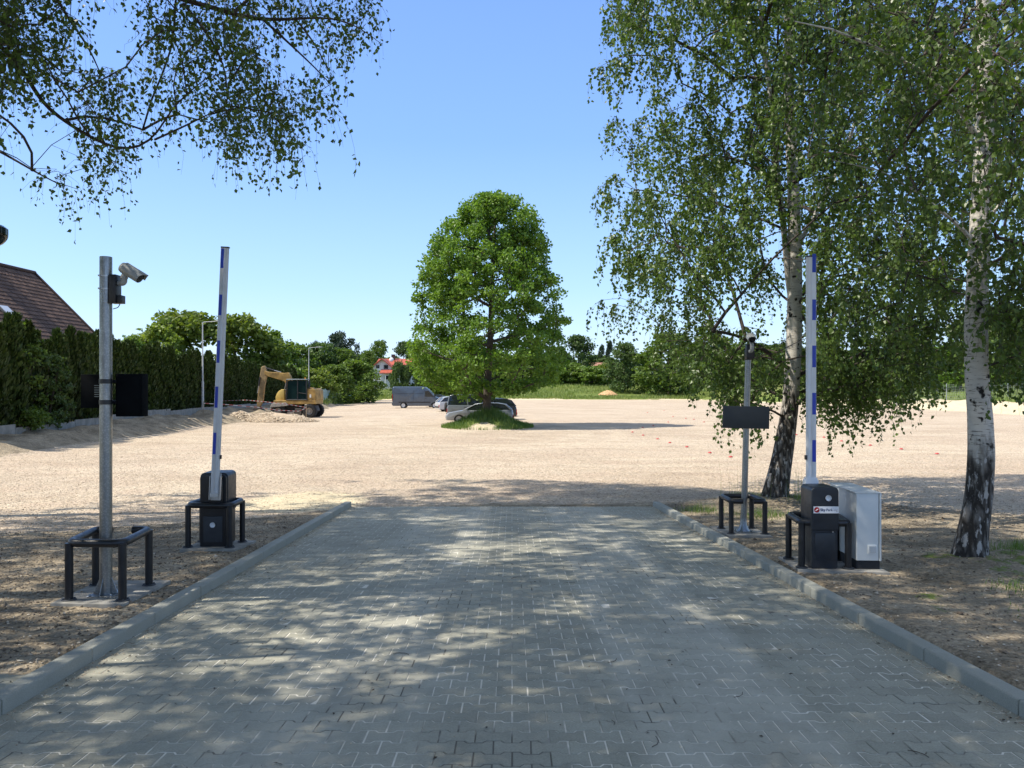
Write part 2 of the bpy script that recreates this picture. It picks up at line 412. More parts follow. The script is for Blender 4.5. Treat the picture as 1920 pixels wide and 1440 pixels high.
def blocks(name, x0f, x1f, y0, y1, dz, parentkind='structure'):
    rng = np.random.default_rng(5)
    w, wn, g, bv = .0825, .0565, .0034, .0030
    prof = [(-.1, -w), (-.060, -w), (-.040, -wn), (.040, -wn), (.060, -w), (.1, -w), (.1, w), (.060, w), (.040, wn), (-.040, wn), (-.060, w), (-.1, w)]
    prof = np.array(prof); n = len(prof)
    def inset(P, d):
        out = []
        for i in range(n):
            a, b, c = P[i-1], P[i], P[(i+1) % n]
            n1 = np.array([-(b-a)[1], (b-a)[0]]); n1 = n1/np.linalg.norm(n1)
            n2 = np.array([-(c-b)[1], (c-b)[0]]); n2 = n2/np.linalg.norm(n2)
            m = n1+n2; m = m/np.dot(m, m)*2
            out.append(b+m*d)
        return np.array(out)
    P0 = inset(prof, g); P1 = inset(prof, g+bv)
    pitch = w+wn
    C = []
    j = 0; y = y0
    while y < y1-.05:
        off = (j % 2)*.1
        k0 = int(math.floor((x0f(y)-off)/.2)); k1 = int(math.ceil((x1f(y)-off)/.2))
        for k in range(k0, k1+1):
            x = k*.2+off
            if x0f(y)-.085 < x < x1f(y)+.085: C.append((x, y))
        y += pitch; j += 1
    C = np.array(C); N = len(C)
    base = np.concatenate([np.c_[P1, np.zeros(n)], np.c_[P0, np.full(n, -.0035)], np.c_[P0, np.full(n, -.03)]])
    V = np.repeat(base[None], N, 0)
    V[:, :, 2] += rng.normal(0, .0009, N)[:, None]+V[:, :, 0]*rng.normal(0, .006, N)[:, None]+V[:, :, 1]*rng.normal(0, .006, N)[:, None]
    rot = rng.normal(0, .006, N); jx = rng.normal(0, .0008, (N, 2))
    x, yy = V[:, :, 0].copy(), V[:, :, 1].copy()
    V[:, :, 0] = x*np.cos(rot)[:, None]-yy*np.sin(rot)[:, None]+C[:, :1]+jx[:, :1]
    V[:, :, 1] = x*np.sin(rot)[:, None]+yy*np.cos(rot)[:, None]+C[:, 1:]+jx[:, 1:]
    V[:, :, 2] += -.0444*V[:, :, 1]+dz
    # top: 5 quads (n=12 convex split), then side quads
    top = [(11, 0, 1, 10), (10, 1, 2, 9), (9, 2, 3, 8), (8, 3, 4, 7), (7, 4, 5, 6)]
    f = [tuple(t) for t in top]
    for r in (0, 1):
        for i in range(n): f.append((r*n+i, (r+1)*n+i, (r+1)*n+(i+1) % n, r*n+(i+1) % n))
    f = np.array(f)
    F = (f[None]+(np.arange(N)*3*n)[:, None, None]).reshape(-1, 4)
    tint = np.repeat(rng.random(N), len(f))
    me = npmesh(name, V.reshape(-1, 3), F, False, {'tint': ('FACE', tint)})
    return me
def build_drive():
    o = link('driveway', blocks('driveway', kl, kr, -1.5, YEND, 0), M_PAVE); tag(o, kind='structure')
    m = MB()
    for a, b in ((-1.6, YEND+.03),):
        za, zb = -.0444*a-.0030, -.0444*b-.0030
        m.add([(kl(a)-.03, a, za), (kr(a)+.03, a, za), (kr(b)+.03, b, zb), (kl(b)-.03, b, zb)], [(0, 1, 2, 3)])
    j = m.build('driveway_joints', M_JOINT); tag(j, kind='structure')
    f1 = lambda y: -7.0
    f2 = lambda y: kl(y)-.16
    o = link('footpath', blocks('footpath', f1, f2, -1.5, 4.95, .085), M_PAVE); tag(o, kind='structure')
    t = NT('kerb_concrete'); P = t.pos()
    c = t.mix(t.noise(P, 3, 5, .6), (.25, .255, .215), (.36, .36, .31))
    c = t.mix(1.0, c, t.ramp(t.noise(P, 140, 3, .7), [(.3, .85), (.7, 1.12)]), 'MULTIPLY')
    t.col(c); t.p(Roughness=.9); t.bump(t.noise(P, 90, 4), .004, .7)
    for s, fx in ((-1, kl), (1, kr)):
        m = MB(); y = -1.5
        while y < YEND-.1:
            e = min(y+.990, YEND+.05)
            prof = [(0, -.22), (0, .084), (.010, .095), (.125, .095), (.125, -.22)]
            V = []
            for yy in (y, e):
                for u, z in prof: V.append((fx(yy)+s*u, yy, -.0444*yy+z))
            n = 5; F = [(i, (i+1) % n, n+(i+1) % n, n+i) for i in range(n)]+[tuple(range(n)), tuple(range(n, 2*n))]
            m.add(V, F); y += 1.0
        tag(m.build('kerb', t.m, None, .004, 1), kind='structure')
build_drive()

# ------------------------------------------------------------------ loose stones, litter, grass
def scatter_stones(name, xy, size, mat, seed):
    rng = np.random.default_rng(seed); N = len(xy)
    b = np.array([(1, 0, 0), (-1, 0, 0), (0, 1, 0), (0, -1, 0), (0, 0, 1), (0, 0, -1)], float)
    V = np.repeat(b[None], N, 0)*rng.uniform(.55, 1.25, (N, 6, 1))
    V[:, :, 2] *= .6
    V += rng.normal(0, .12, V.shape)
    V *= size[:, None, None]
    a = rng.uniform(0, 6.28, N); c, s = np.cos(a)[:, None], np.sin(a)[:, None]
    x, y = V[:, :, 0].copy(), V[:, :, 1].copy()
    V[:, :, 0] = x*c-y*s+xy[:, :1]; V[:, :, 1] = x*s+y*c+xy[:, 1:]
    V[:, :, 2] += (gz(xy[:, 0], xy[:, 1])+size*.25)[:, None]
    f = np.array([(0, 2, 4), (2, 1, 4), (1, 3, 4), (3, 0, 4), (2, 0, 5), (1, 2, 5), (3, 1, 5), (0, 3, 5)])
    F = (f[None]+(np.arange(N)*6)[:, None, None]).reshape(-1, 3)
    me = npmesh(name, V.reshape(-1, 3), F, False, {'tint': ('FACE', np.repeat(rng.random(N), 8))})
    return link(name, me, mat)
def stone_mat(name, stops):
    t = NT(name); t.col(t.ramp(t.attr('tint'), stops)); t.p(Roughness=.9); return t.m
def build_scatter():
    rng = np.random.default_rng(8)
    ms = stone_mat('gravel_stone', [(0, (.25, .19, .14)), (.35, (.42, .33, .235)), (.7, (.54, .44, .31)), (1, (.70, .61, .46))])
    y = 9+(rng.random(90000)**1.5)*34; x = rng.uniform(-1, 1, 90000)*(y*.72+1)
    ok = (verge_mask(x, y) < .5) & (x > lot_left(y)-.3) & (np.hypot((x+1.45)/2.75, (y-45.6)/3.6) > 1)
    ok &= ~((x > kl(y)-.2) & (x < kr(y)+.2) & (y < YEND+.1))
    xy = np.c_[x, y][ok]
    o = scatter_stones('loose_gravel', xy, rng.uniform(.006, .017, len(xy))*(1+.5*(rng.random(len(xy)) > .96)), ms, 3)
    tag(o, 'pale loose gravel stones strewn over the lot', 'gravel', kind='stuff')
    md = stone_mat('soil_stone', [(0, (.08, .06, .042)), (.5, (.20, .155, .11)), (.8, (.36, .29, .21)), (1, (.6, .53, .42))])
    y = rng.uniform(2.6, 16.5, 60000); x = rng.uniform(-1, 1, 60000)*(y*.75+1)
    side = np.where(x < 0, kl(y)-.17-x, x-kr(y)-.17)
    ok = (side > 0) & (verge_mask(x, y) > .4) & ~((x < 0) & (y < 5.0))
    ok &= (x < 0) | (rng.random(len(x)) < .45)
    xy = np.c_[x, y][ok]
    o = scatter_stones('soil_clods', xy, rng.uniform(.005, .016, len(xy))*(1+1.3*(rng.random(len(xy)) > .98)), md, 4)
    tag(o, 'brown crumbs of soil and wood chips on the verges', 'soil crumbs', kind='stuff')
    # grit carried onto the paving, most of it at the lot end and along the kerbs
    n = 5200; y = 15.1-np.abs(rng.normal(0, 1.1, n)); x = rng.uniform(-3.1, 2.75, n)
    y2 = rng.uniform(2.5, 15, 3800); s_ = rng.random(3800) < .5; off = np.abs(rng.normal(0, .07, 3800))+.012
    x2 = np.where(s_, kl(y2)+off, kr(y2)-off)
    y3 = rng.uniform(2.8, 15, 900); x3 = rng.uniform(-2.8, 2.9, 900)
    xy = np.concatenate([np.c_[x, y], np.c_[x2, y2], np.c_[x3, y3]]); xy = xy[(xy[:, 0] > kl(xy[:, 1])+.01) & (xy[:, 0] < kr(xy[:, 1])-.01)]
    o = scatter_stones('paving_grit', xy, rng.uniform(.0025, .007, len(xy))*(1+.8*(rng.random(len(xy)) > .97)), ms, 9)
    tag(o, 'fine pale grit carried onto the end and edges of the paving', 'grit', kind='stuff')
    # small dry leaves and bits on the paving
    N = 620; y = rng.uniform(3, 15, N); x = rng.uniform(-2.9, 3.0, N); e = rng.random(N) < .3
    x[e] = np.where(rng.random(e.sum()) < .5, kl(y[e])+rng.uniform(.01, .12, e.sum()), kr(y[e])-rng.uniform(.01, .12, e.sum()))
    m = MB()
    for i in range(N):
        s = rng.uniform(.006, .016); a = rng.uniform(0, 6.28); z = -.0444*y[i]+.004
        ca, sa = math.cos(a)*s, math.sin(a)*s
        m.add([(x[i]-ca, y[i]-sa, z), (x[i]-sa*.5, y[i]+ca*.5, z+s*.4), (x[i]+ca, y[i]+sa, z+.002), (x[i]+sa*.5, y[i]-ca*.5, z+s*.1)], [(0, 1, 2, 3)])
    for i in range(14):
        px = rng.uniform(-2.5, 2.6); py = rng.uniform(3.2, 8.5); a = rng.uniform(0, 3.14); L = rng.uniform(.05, .16)
        pts = [(px+math.cos(a+k*.25)*L*k/3, py+math.sin(a+k*.25)*L*k/3, -.0444*py+.006-.0444*math.sin(a)*L*k/3) for k in range(4)]
        m.tube(pts, .002, 4, False)
    o = m.build('leaf_litter', plain('dry_litter', (.06, .045, .03), .9)); tag(o, 'tiny dark dry leaves and twigs scattered over the grey paving', 'leaf litter', kind='stuff')
build_scatter()
def leafy_mat_(name, c0, c1, trans=.35, rough=.5, spec=.4, sat=None):
    t = NT(name); tint = t.attr('tint')
    oi = t.n('ObjectInfo').outputs['Random']
    c = t.mix(tint, c0, c1)
    hs = t.n('HueSaturation', Color=c); t.set(hs.inputs['Value'], t.math('ADD', t.math('MULTIPLY', oi, .3), .85))
    c = hs.outputs[0]
    t.col(c); t.p(Roughness=rough, Specular_IOR_Level=spec)
    tr = t.n('BsdfTranslucent'); t.set(tr.inputs[0], t.mix(1.0, c, (1.25, 1.3, .55), 'MULTIPLY'))
    mx = t.n('MixShader'); mx.inputs[0].default_value = trans
    t.t.links.new(t.b.outputs[0], mx.inputs[1]); t.t.links.new(tr.outputs[0], mx.inputs[2]); t.t.links.new(mx.outputs[0], t.out.inputs[0])
    return t.m
def blades(name, xy, h, w, mat, seed, lean=.35, zoff=0.0):
    rng = np.random.default_rng(seed); N = len(xy)
    z = gz(xy[:, 0], xy[:, 1])-.01+zoff
    a = rng.uniform(0, 6.28, N); l = rng.uniform(.05, lean, N)*h
    d = np.c_[np.cos(a), np.sin(a)]; s = np.c_[-d[:, 1], d[:, 0]]*w[:, None]/2
    B = np.c_[xy, z]
    def mk(off, side, zz): return np.c_[xy+d*off[:, None]+side, z+zz]
    V = np.stack([mk(l*0, -s, h*0), mk(l*0, s, h*0), mk(l*.35, s*.8, h*.55), mk(l*.35, -s*.8, h*.55), mk(l, s*.12, h*.97), mk(l, -s*.12, h*.97)], 1)
    f = np.array([(0, 1, 2, 3), (3, 2, 4, 5)])
    F = (f[None]+(np.arange(N)*6)[:, None, None]).reshape(-1, 4)
    me = npmesh(name, V.reshape(-1, 3), F, False, {'tint': ('FACE', np.repeat(rng.random(N), 2))})
    return link(name, me, mat)
leafy_mat = leafy_mat_
M_GRASS = leafy_mat('grass_blade', (.07, .14, .022), (.16, .23, .05), .3)
M_DRYGRASS = leafy_mat('meadow_blade', (.13, .20, .04), (.26, .30, .09), .3)
def build_grass():
    rng = np.random.default_rng(12)
    # island mound
    r = np.sqrt(rng.random(9000)); a = rng.uniform(0, 6.28, 9000)
    x = -1.45+2.75*r*np.cos(a); y = 45.6+3.6*r*np.sin(a)
    bare = np.exp(-(((x+1.6)/1.1)**2+((y-43.0)/1.0)**2))
    ok = rng.random(9000) > bare*1.3
    x, y = x[ok], y[ok]
    h = rng.uniform(.14, .42, len(x))*(1.15-.5*r[ok])
    tag(blades('mound_grass', np.c_[x, y], h, np.full(len(x), .022), M_GRASS, 1), 'tall fresh green grass growing on the tree mound', 'grass', kind='stuff')
    # patches by the right verge
    C = [(5.5, 6.7, .75, 1500), (6.1, 6.3, .8, 1500), (7.0, 8.2, .9, 1500), (5.6, 5.3, .4, 350), (4.7, 6.4, .35, 180), (6.4, 5.6, .5, 500), (5.0, 7.4, .35, 260), (5.35, 5.75, .25, 220), (6.6, 9.6, .45, 500), (6.0, 9.25, .3, 160), (4.75, 10.6, .2, 160), (5.9, 7.6, .5, 300), (4.3, 13.2, .5, 500), (3.5, 14.1, .45, 380), (5.9, 15.2, .4, 420), (4.7, 15.7, .35, 200), (6.9, 7.2, .6, 500), (5.9, 8.6, .35, 120)]
    X = []; H = []
    for cx, cy, r, n in C:
        p = rng.normal(0, r*.55, (n, 2)); q = np.hypot(p[:, 0], p[:, 1])/r
        X.append(p+np.array([cx, cy])); H.append(rng.uniform(.03, .13, n)*np.clip(1.3-.6*q, .3, 1.2)*(1.5 if cy > 12 or (cx > 5.9 and cy > 8.9) else 1))
    X = np.concatenate(X); H = np.concatenate(H); ok = X[:, 0] > kr(X[:, 1])+.25
    tag(blades('verge_grass', X[ok], H[ok], np.full(ok.sum(), .006), M_GRASS, 2, .8), 'short thin grass tufts on the right soil strip', 'grass', kind='stuff')
    # weeds round the foot of the far birch
    p = np.concatenate([rng.normal(0, .14, (22, 2))+c for c in ((5.75, 15.1), (4.6, 14.6), (4.35, 15.2), (5.5, 14.8))])
    tag(blades('tall_weeds', p, rng.uniform(.25, .95, len(p)), np.full(len(p), .004), M_DRYGRASS, 5, .25), 'tall thin dry weeds at the foot of the leaning birch', 'weeds', kind='stuff')
    # meadow beyond the lot
    N = 60000; x = rng.uniform(-40, 75, N); y = 145+rng.random(N)**1.6*60
    df = y-lot_far(x); ok = (df > 1) & ~((np.abs((x-20)/7) < 1) & (np.abs((y-158)/3.5) < 1))
    x2 = rng.uniform(-24, -15, 9000); y2 = rng.uniform(72, 140, 9000); ok2 = (lot_left(y2)-x2 > .8) & (y2 > 90)
    x3 = rng.uniform(45, 70, 9000); y3 = rng.uniform(60, 125, 9000); ok3 = x3-lot_right(y3) > 6
    xy = np.concatenate([np.c_[x, y][ok], np.c_[x2, y2][ok2], np.c_[x3, y3][ok3]])
    tag(blades('meadow_grass', xy, rng.uniform(.2, .7, len(xy)), np.full(len(xy), .09), M_DRYGRASS, 3, .5), 'green meadow grass beyond the gravel lot', 'grass', kind='stuff')
build_grass()
# ------------------------------------------------------------------ gate equipment
def galv():
    t = NT('galvanised_steel'); P = t.obj()
    c = t.mix(t.noise(t.map(P, (1, 1, .12)), 16, 5, .65), (.13, .14, .145), (.38, .395, .40))
    c = t.mix(t.ramp(t.voro(P, 55, 'F1', 0), [(.1, .25), (.6, 0)]), c, (.6, .6, .6))
    t.col(c); t.p(Metallic=.9, Roughness=t.ramp(t.noise(t.map(P, (1, 1, .2)), 30, 4), [(.3, .26), (.7, .48)]))
    t.bump(t.noise(P, 60, 3), .002, .5); return t.m
M_GALV = galv()
M_BLK = plain('black_powder_coat', (.012, .013, .016), .38, 0, .25, 9, Specular_IOR_Level=.5)
M_ANTH = plain('anthracite_sheet', (.016, .021, .028), .42, 0, .2, 5)
M_ANTH2 = plain('dusty_anthracite', (.03, .034, .04), .6, 0, .3, 7)
M_BLK2 = plain('matt_black_box', (.005, .006, .007), .9, 0, .3, 6, Specular_IOR_Level=.08)
M_DKGREY = plain('sign_back_grey', (.028, .033, .036), .55, 0, .12, 4)
M_CREAM = plain('camera_white', (.36, .365, .34), .5, 0, .1, 20)
M_WHITE = plain('white_lacquer', (.74, .75, .76), .4, 0, .08, 5)
M_ALU = plain('brushed_aluminium', (.55, .56, .57), .38, .7, .1, 30)
M_CAB = plain('pale_grey_lacquer', (.64, .665, .65), .45, 0, .06, 3)
M_BLUE = plain('blue_reflective_film', (.01, .045, .42), .35, 0, .06, 12)
M_CONC = plain('pad_concrete', (.27, .26, .23), .95, 0, .4, 6)
M_RUBBER = plain('black_rubber', (.018, .018, .02), .8, 0, .2, 20)
M_STEEL = plain('zinc_bolt', (.5, .5, .5), .35, .9, .1, 30)
M_LENS = plain('black_glass', (.004, .004, .005), .08, 0, .05, 5)

def guard(label, corners, ztop, open_front, group):
    """corners: front-left, front-right, rear-right, rear-left foot points (world)."""
    c = sum((Vector(p) for p in corners), Vector())/4
    t = thing('hoop_guard', c, label, 'hoop guard', group)
    P = [Vector(p)-c for p in corners]; zr = ztop-c.z
    for p in P:
        m = MB(); m.cyl((p.x, p.y, p.z), (p.x, p.y, zr), .035, n=14); po = m.build('post', M_BLK, t)
        f = MB(); f.lathe([(0, .012), (.055, .012), (.062, .008), (.062, -.004), (0, -.004)], p, 18)
        for k in range(4):
            w = k*math.pi/2+.6; f.lathe([(0, .022), (.008, .022), (.009, .011)], p+Vector((math.cos(w)*.045, math.sin(w)*.045, 0)), 6)
        f.build('foot_flange', M_ANTH2, po)
    fl, fr, rr, rl = [Vector((p.x, p.y, zr)) for p in P]
    if open_front: path = [fl.lerp(fr, .34), fl, rl, rr, fr, fr.lerp(fl, .34)]
    else: path = [rl.lerp(rr, .30), rl, fl, fr, rr, rr.lerp(rl, .30)]
    m = MB(); m.tube(fillet(path, .10, 6), .037, 14); m.build('rail', M_BLK, t)
    return t
def pad(label, corners, h=.05):
    c = sum((Vector(p) for p in corners), Vector())/4
    m = MB(); n = len(corners)
    V = [Vector(p)-c+Vector((0, 0, dz)) for dz in (-.2, h*0+.0) for p in corners]
    m.add(V, [(0, 1, 2, 3), (4, 5, 6, 7)]+[(i, (i+1) % 4, 4+(i+1) % 4, 4+i) for i in range(4)])
    o = m.build('concrete_pad', M_CONC, None, .008, 2); o.location = c
    return tag(o, label, 'concrete pad', 'concrete pads under the gate equipment')
def vg(x, y, dz=0.0): return Vector((x, y, -.0444*y+.085+dz))

# --- left camera pole
def bullet_camera(parent, base, axis, s=1.0, arm=True):
    """housing tube along axis, with sun shield; parent local."""
    ax = Vector(axis).normalized(); sd = ax.cross(Vector((0, 0, 1))).normalized(); up = sd.cross(ax).normalized()
    M = Matrix((sd, up, ax)).transposed()
    m = MB()
    prof = [(0, -.012), (.03, -.010), (.045, 0), (.050, .02), (.050, .20), (.046, .205), (.046, .212), (.0, .212)]
    m.lathe([(r*s, z*s) for r, z in prof[:-2]], base, 24, M)
    cam_o = m.build('security_camera', M_CREAM, parent)
    l = MB(); l.lathe([(.042*s, .206*s), (.040*s, .2065*s), (.0, .2065*s)], base, 20, M); l.build('lens', M_LENS, cam_o)
    h = MB(); n = 12; V = []
    for z in (.03, .262):
        for r in (.056, .060):
            for k in range(n+1):
                w = R(-8)+R(196)*k/n
                zz = z if z < .1 else z-.045*abs(math.cos(w))**1.2
                V.append(Vector(base)+(M @ Vector((math.cos(w)*r*s*(1.05), math.sin(w)*r*s*1.02, zz*s))))
    q = n+1
    F = []
    for k in range(n):
        F += [(k, k+1, 2*q+k+1, 2*q+k), (q+k, 3*q+k, 3*q+k+1, q+k+1), (k, q+k, q+k+1, k+1), (2*q+k, 2*q+k+1, 3*q+k+1, 3*q+k)]
    F += [(0, 2*q, 3*q, q), (n, q+n, 3*q+n, 2*q+n)]
    h.add(V, F, True); h.build('sun_shield', M_CREAM, cam_o, ang=40)
    return cam_o
def left_pole():
    b = vg(-3.765, 7.12, .02)
    t = thing('camera_pole', b, 'thick galvanised pole with a white bullet camera at its top left of the drive', 'camera pole')
    top = at(194, 482, 7.12).z-b.z
    m = MB(); m.tube([(0, 0, 0), (0, 0, top)], .054, 28)
    pole = m.build('pole', M_GALV, t)
    c = MB(); c.lathe([(0, top+.002), (.052, top+.002), (.054, top-.006)], n=28); c.build('end_cap', M_BLK, pole)
    f = MB(); f.box((0, 0, .006), (.24, .24, .012))
    for k in range(4):
        w = R(45+90*k)*1.0; d = Vector((math.cos(w), math.sin(w), 0))
        f.lathe([(0, .03), (.011, .03), (.011, .012)], d*.135, 6)
    for k in range(4):
        w = R(90*k); d = Vector((math.cos(w), math.sin(w), 0)); sdv = Vector((-d.y, d.x, 0))*.004
        tri = [d*.05+Vector((0, 0, .012)), d*.115+Vector((0, 0, .012)), d*.05+Vector((0, 0, .17))]
        f.add([p-sdv for p in tri]+[p+sdv for p in tri], [(0, 1, 2), (3, 5, 4), (0, 3, 4, 1), (1, 4, 5, 2), (2, 5, 3, 0)])
    f.build('base_flange', M_GALV, t, .002, 1)
    for py in (518, 542):
        z = at(0, py, 7.12).z-b.z
        m = MB(); m.lathe([(.0545, z-.006), (.0565, z-.006), (.0565, z+.006), (.0545, z+.006)], n=28); m.box((-.03, -.058, z), (.02, .014, .014)); m.build('clamp_band', M_STEEL, t)
    x0 = .054
    zc = (at(0, 513, 7).z+at(0, 566, 7).z)/2-b.z
    m = MB(); m.box((x0+.032, .0, zc), (.062, .11, .265)); br = m.build('bracket_box', M_BLK, t, .004)
    m = MB(); m.box((x0+.085, .0, zc-.095), (.045, .08, .075)); m.build('junction_box', M_BLK, br, .003)
    m = MB(); m.tube(fillet([(x0+.06, .03, zc-.135), (x0+.045, .03, zc-.165), (x0+.002, .02, zc-.18)], .02), .004, 6); m.build('cable', M_BLK, br)
    ca = at(230, 503, 7.12)-b; ca.y = 0
    el = at(218, 530, 7.12)-b; el.y = 0
    m = MB(); pth = fillet([Vector((x0+.058, 0, el.z-.003)), Vector((ca.x+.012, 0, el.z-.003)), Vector((ca.x+.012, 0, el.z+.05)), Vector((ca.x+.03, 0, ca.z+.01))], .035, 6)
    m.tube(pth, [.026, .026]+[.029]*(len(pth)-4)+[.024, .02], 16); m.lathe([(0, -.008), (.035, -.008), (.035, .012), (0, .012)], (ca.x+.012, 0, el.z+.045), 18)
    m.build('camera_arm', M_CREAM, t)
    bullet_camera(t, (ca.x-.005, 0, ca.z+.012), (math.cos(R(31)), -.10, -math.sin(R(31))), 1.02)
    # display box and intercom fixed to the far side of the pole
    zt, zb = at(0, 701, 7.2).z-b.z, at(0, 781, 7.2).z-b.z
    m = MB(); m.box((.178, .13, (zt+zb)/2), (.25, .12, zt-zb)); bx = m.build('display_box', M_BLK2, t, .006)
    m = MB(); m.box((.178, .064, (zt+zb)/2), (.22, .012, (zt-zb)*.86)); m.build('rear_panel', M_BLK2, bx, .003)
    zt2, zb2 = at(0, 702, 7.2).z-b.z, at(0, 765, 7.2).z-b.z
    m = MB(); m.box((-.165, .125, (zt2+zb2)/2), (.225, .10, zt2-zb2)); ib = m.build('intercom_box', M_BLK2, t, .006)
    m = MB()
    for k in range(6): m.box((-.115, .072, zt2-.105-k*.0205), (.06, .008, .008))
    m.build('vent_slot', plain('vent_grey', (.10, .12, .12), .6), ib)
    for py in (715, 754):
        z = at(0, py, 7.12).z-b.z
        m = MB(); m.lathe([(.0548, z-.021), (.0585, z-.021), (.0585, z+.021), (.0548, z+.021)], n=28); m.box((0, .075, z), (.13, .03, .03)); m.build('clamp_strap', M_BLK, t)
left_pole()
pad('pale concrete pad under the thick galvanised camera pole', [vg(-4.08, 6.78, .02), vg(-3.42, 6.74, .02), vg(-3.44, 7.75, .02), vg(-4.16, 7.75, .02)])
guard('black hoop guard round the thick galvanised camera pole', [vg(-3.98, 6.90, .02), vg(-3.49, 6.88, .02), vg(-3.555, 7.52, .02), vg(-4.075, 7.52, .02)], at(0, 1018, 6.9).z, False, 'black hoop guards beside the drive')

# --- right camera pole
def right_pole():
    b = vg(3.335, 11.07, .02)
    t = thing('camera_pole', b, 'thin galvanised pole with a camera and a dark rectangular sign right of the drive', 'camera pole')
    tp = at(1403, 668, 11.07)-b
    lean = tp.x/tp.z
    m = MB(); m.tube([(0, 0, 0), (tp.x, 0, tp.z)], .043, 24); m.build('pole', M_GALV, t)
    f = MB(); f.box((0, 0, .006), (.22, .22, .012))
    f.lathe([(.09, .012), (.05, .10), (.045, .2), (.0435, .24)], n=24)
    for k in range(4):
        w = R(45+90*k); f.lathe([(0, .03), (.011, .03), (.011, .012)], Vector((math.cos(w), math.sin(w), 0))*.125, 6)
    f.build('base_flange', M_GALV, t)
    za, zb = at(0, 636, 11).z-b.z, at(0, 672, 11).z-b.z
    m = MB(); m.box((tp.x, -.075, (za+zb)/2-.04), (.115, .07, .21)); m.lathe([(.0445, zb-.02), (.052, zb-.02), (.052, zb+.12), (.0, zb+.12)], (tp.x, 0, 0), 20); bb = m.build('bracket_box', M_BLK, t, .004)
    m = MB(); cx = tp.x-.01
    m.tube(fillet([(cx, -.10, zb+.10), (cx, -.20, zb+.10), (cx, -.20, zb+.20), (cx, -.16, zb+.235)], .05, 5), .026, 14); m.build('camera_arm', M_CREAM, t)
    bullet_camera(t, (cx, -.10, at(0, 632, 11).z-b.z+.01), (-.12, -1, -.33), .95)
    # sign plate, seen from its blank back
    zt, zs = at(0, 762, 11).z-b.z, at(0, 803, 11).z-b.z
    sx = (at(1398.5, 780, 11.0)-b).x
    m = MB(); m.box((sx, -.075, (zt+zs)/2), (.665, .028, .318), (0, R(1.3), 0)); sg = m.build('sign_plate', M_DKGREY, t, .006)
    for z in (.08, -.08):
        m = MB(); m.box((sx+.01, -.045, (zt+zs)/2+z), (.16, .04, .035)); m.build('sign_bracket', M_BLK, t)
right_pole()
pad('pale concrete pad under the thin galvanised sign pole', [vg(3.02, 10.70, .02), vg(3.62, 10.66, .02), vg(3.62, 11.62, .02), vg(2.98, 11.62, .02)])
guard('black hoop guard round the thin galvanised pole with dark sign', [vg(3.10, 10.86, .02), vg(3.57, 10.84, .02), vg(3.55, 11.38, .02), vg(3.10, 11.38, .02)], at(0, 939, 10.9).z, True, 'black hoop guards beside the drive')

# --- barriers
def boom(t, p0, p1, d, wface, side, stripes, matrix_y=-1):
    """upright arm from p0 to p1 (local), blue film on one half of its near face."""
    p0, p1 = Vector(p0), Vector(p1); ax = (p1-p0).normalized(); L = (p1-p0).length
    sx = Vector((0, 1, 0)).cross(ax).normalized(); sy = ax.cross(sx).normalized()
    M = Matrix((sx, sy, ax)).transposed().to_4x4(); M.translation = p0
    h = wface/2; dd = d/2
    sec = [(-h, -dd), (0.0, -dd), (.004, -dd+.008), (h-.02, -dd+.008), (h-.004, -dd+.02), (h, 0), (h-.004, dd-.012), (h-.016, dd), (-h+.004, dd), (-h, dd-.004)]
    if side > 0: sec = [(-x, y) for x, y in sec][::-1]
    m = MB(); n = len(sec)
    V = [M @ Vector((x, y, z)) for z in (0, L) for x, y in sec]
    m.add(V, [(i, (i+1) % n, n+(i+1) % n, n+i) for i in range(n)]+[tuple(range(n)), tuple(range(n, 2*n))])
    bo = m.build('boom', M_WHITE if side > 0 else M_BOOML, t, .0015, 1)
    for z0, z1 in stripes:
        s = MB(); x0, x1 = (-h+.006, -.006) if side < 0 else (.006, h-.004)
        s.box(((x0+x1)/2, -dd-.0015, (z0+z1)/2), (x1-x0, .002, z1-z0), M=M); s.build('blue_film', M_BLUE, bo)
    s = MB(); s.box((0, 0, L+.006), (wface*1.02, d*1.05, .014), M=M); s.build('end_cap', M_BLK, bo)
    return M, bo
M_BOOML = plain('boom_lacquer', (.62, .63, .64), .35, .15, .08, 8)
def rounded_cab(m, x0, x1, y0, y1, z0, z1, r=.05, M=None):
    n = 5; poly = [(x0, z0), (x1, z0)]
    for k in range(n+1):
        w = R(90)*k/n; poly.append((x1-r+r*math.cos(w), z1-r+r*math.sin(w)))
    for k in range(n+1):
        w = R(90)+R(90)*k/n; poly.append((x0+r+r*math.cos(w), z1-r+r*math.sin(w)))
    m.prism(poly, y0, y1, M)
    return m
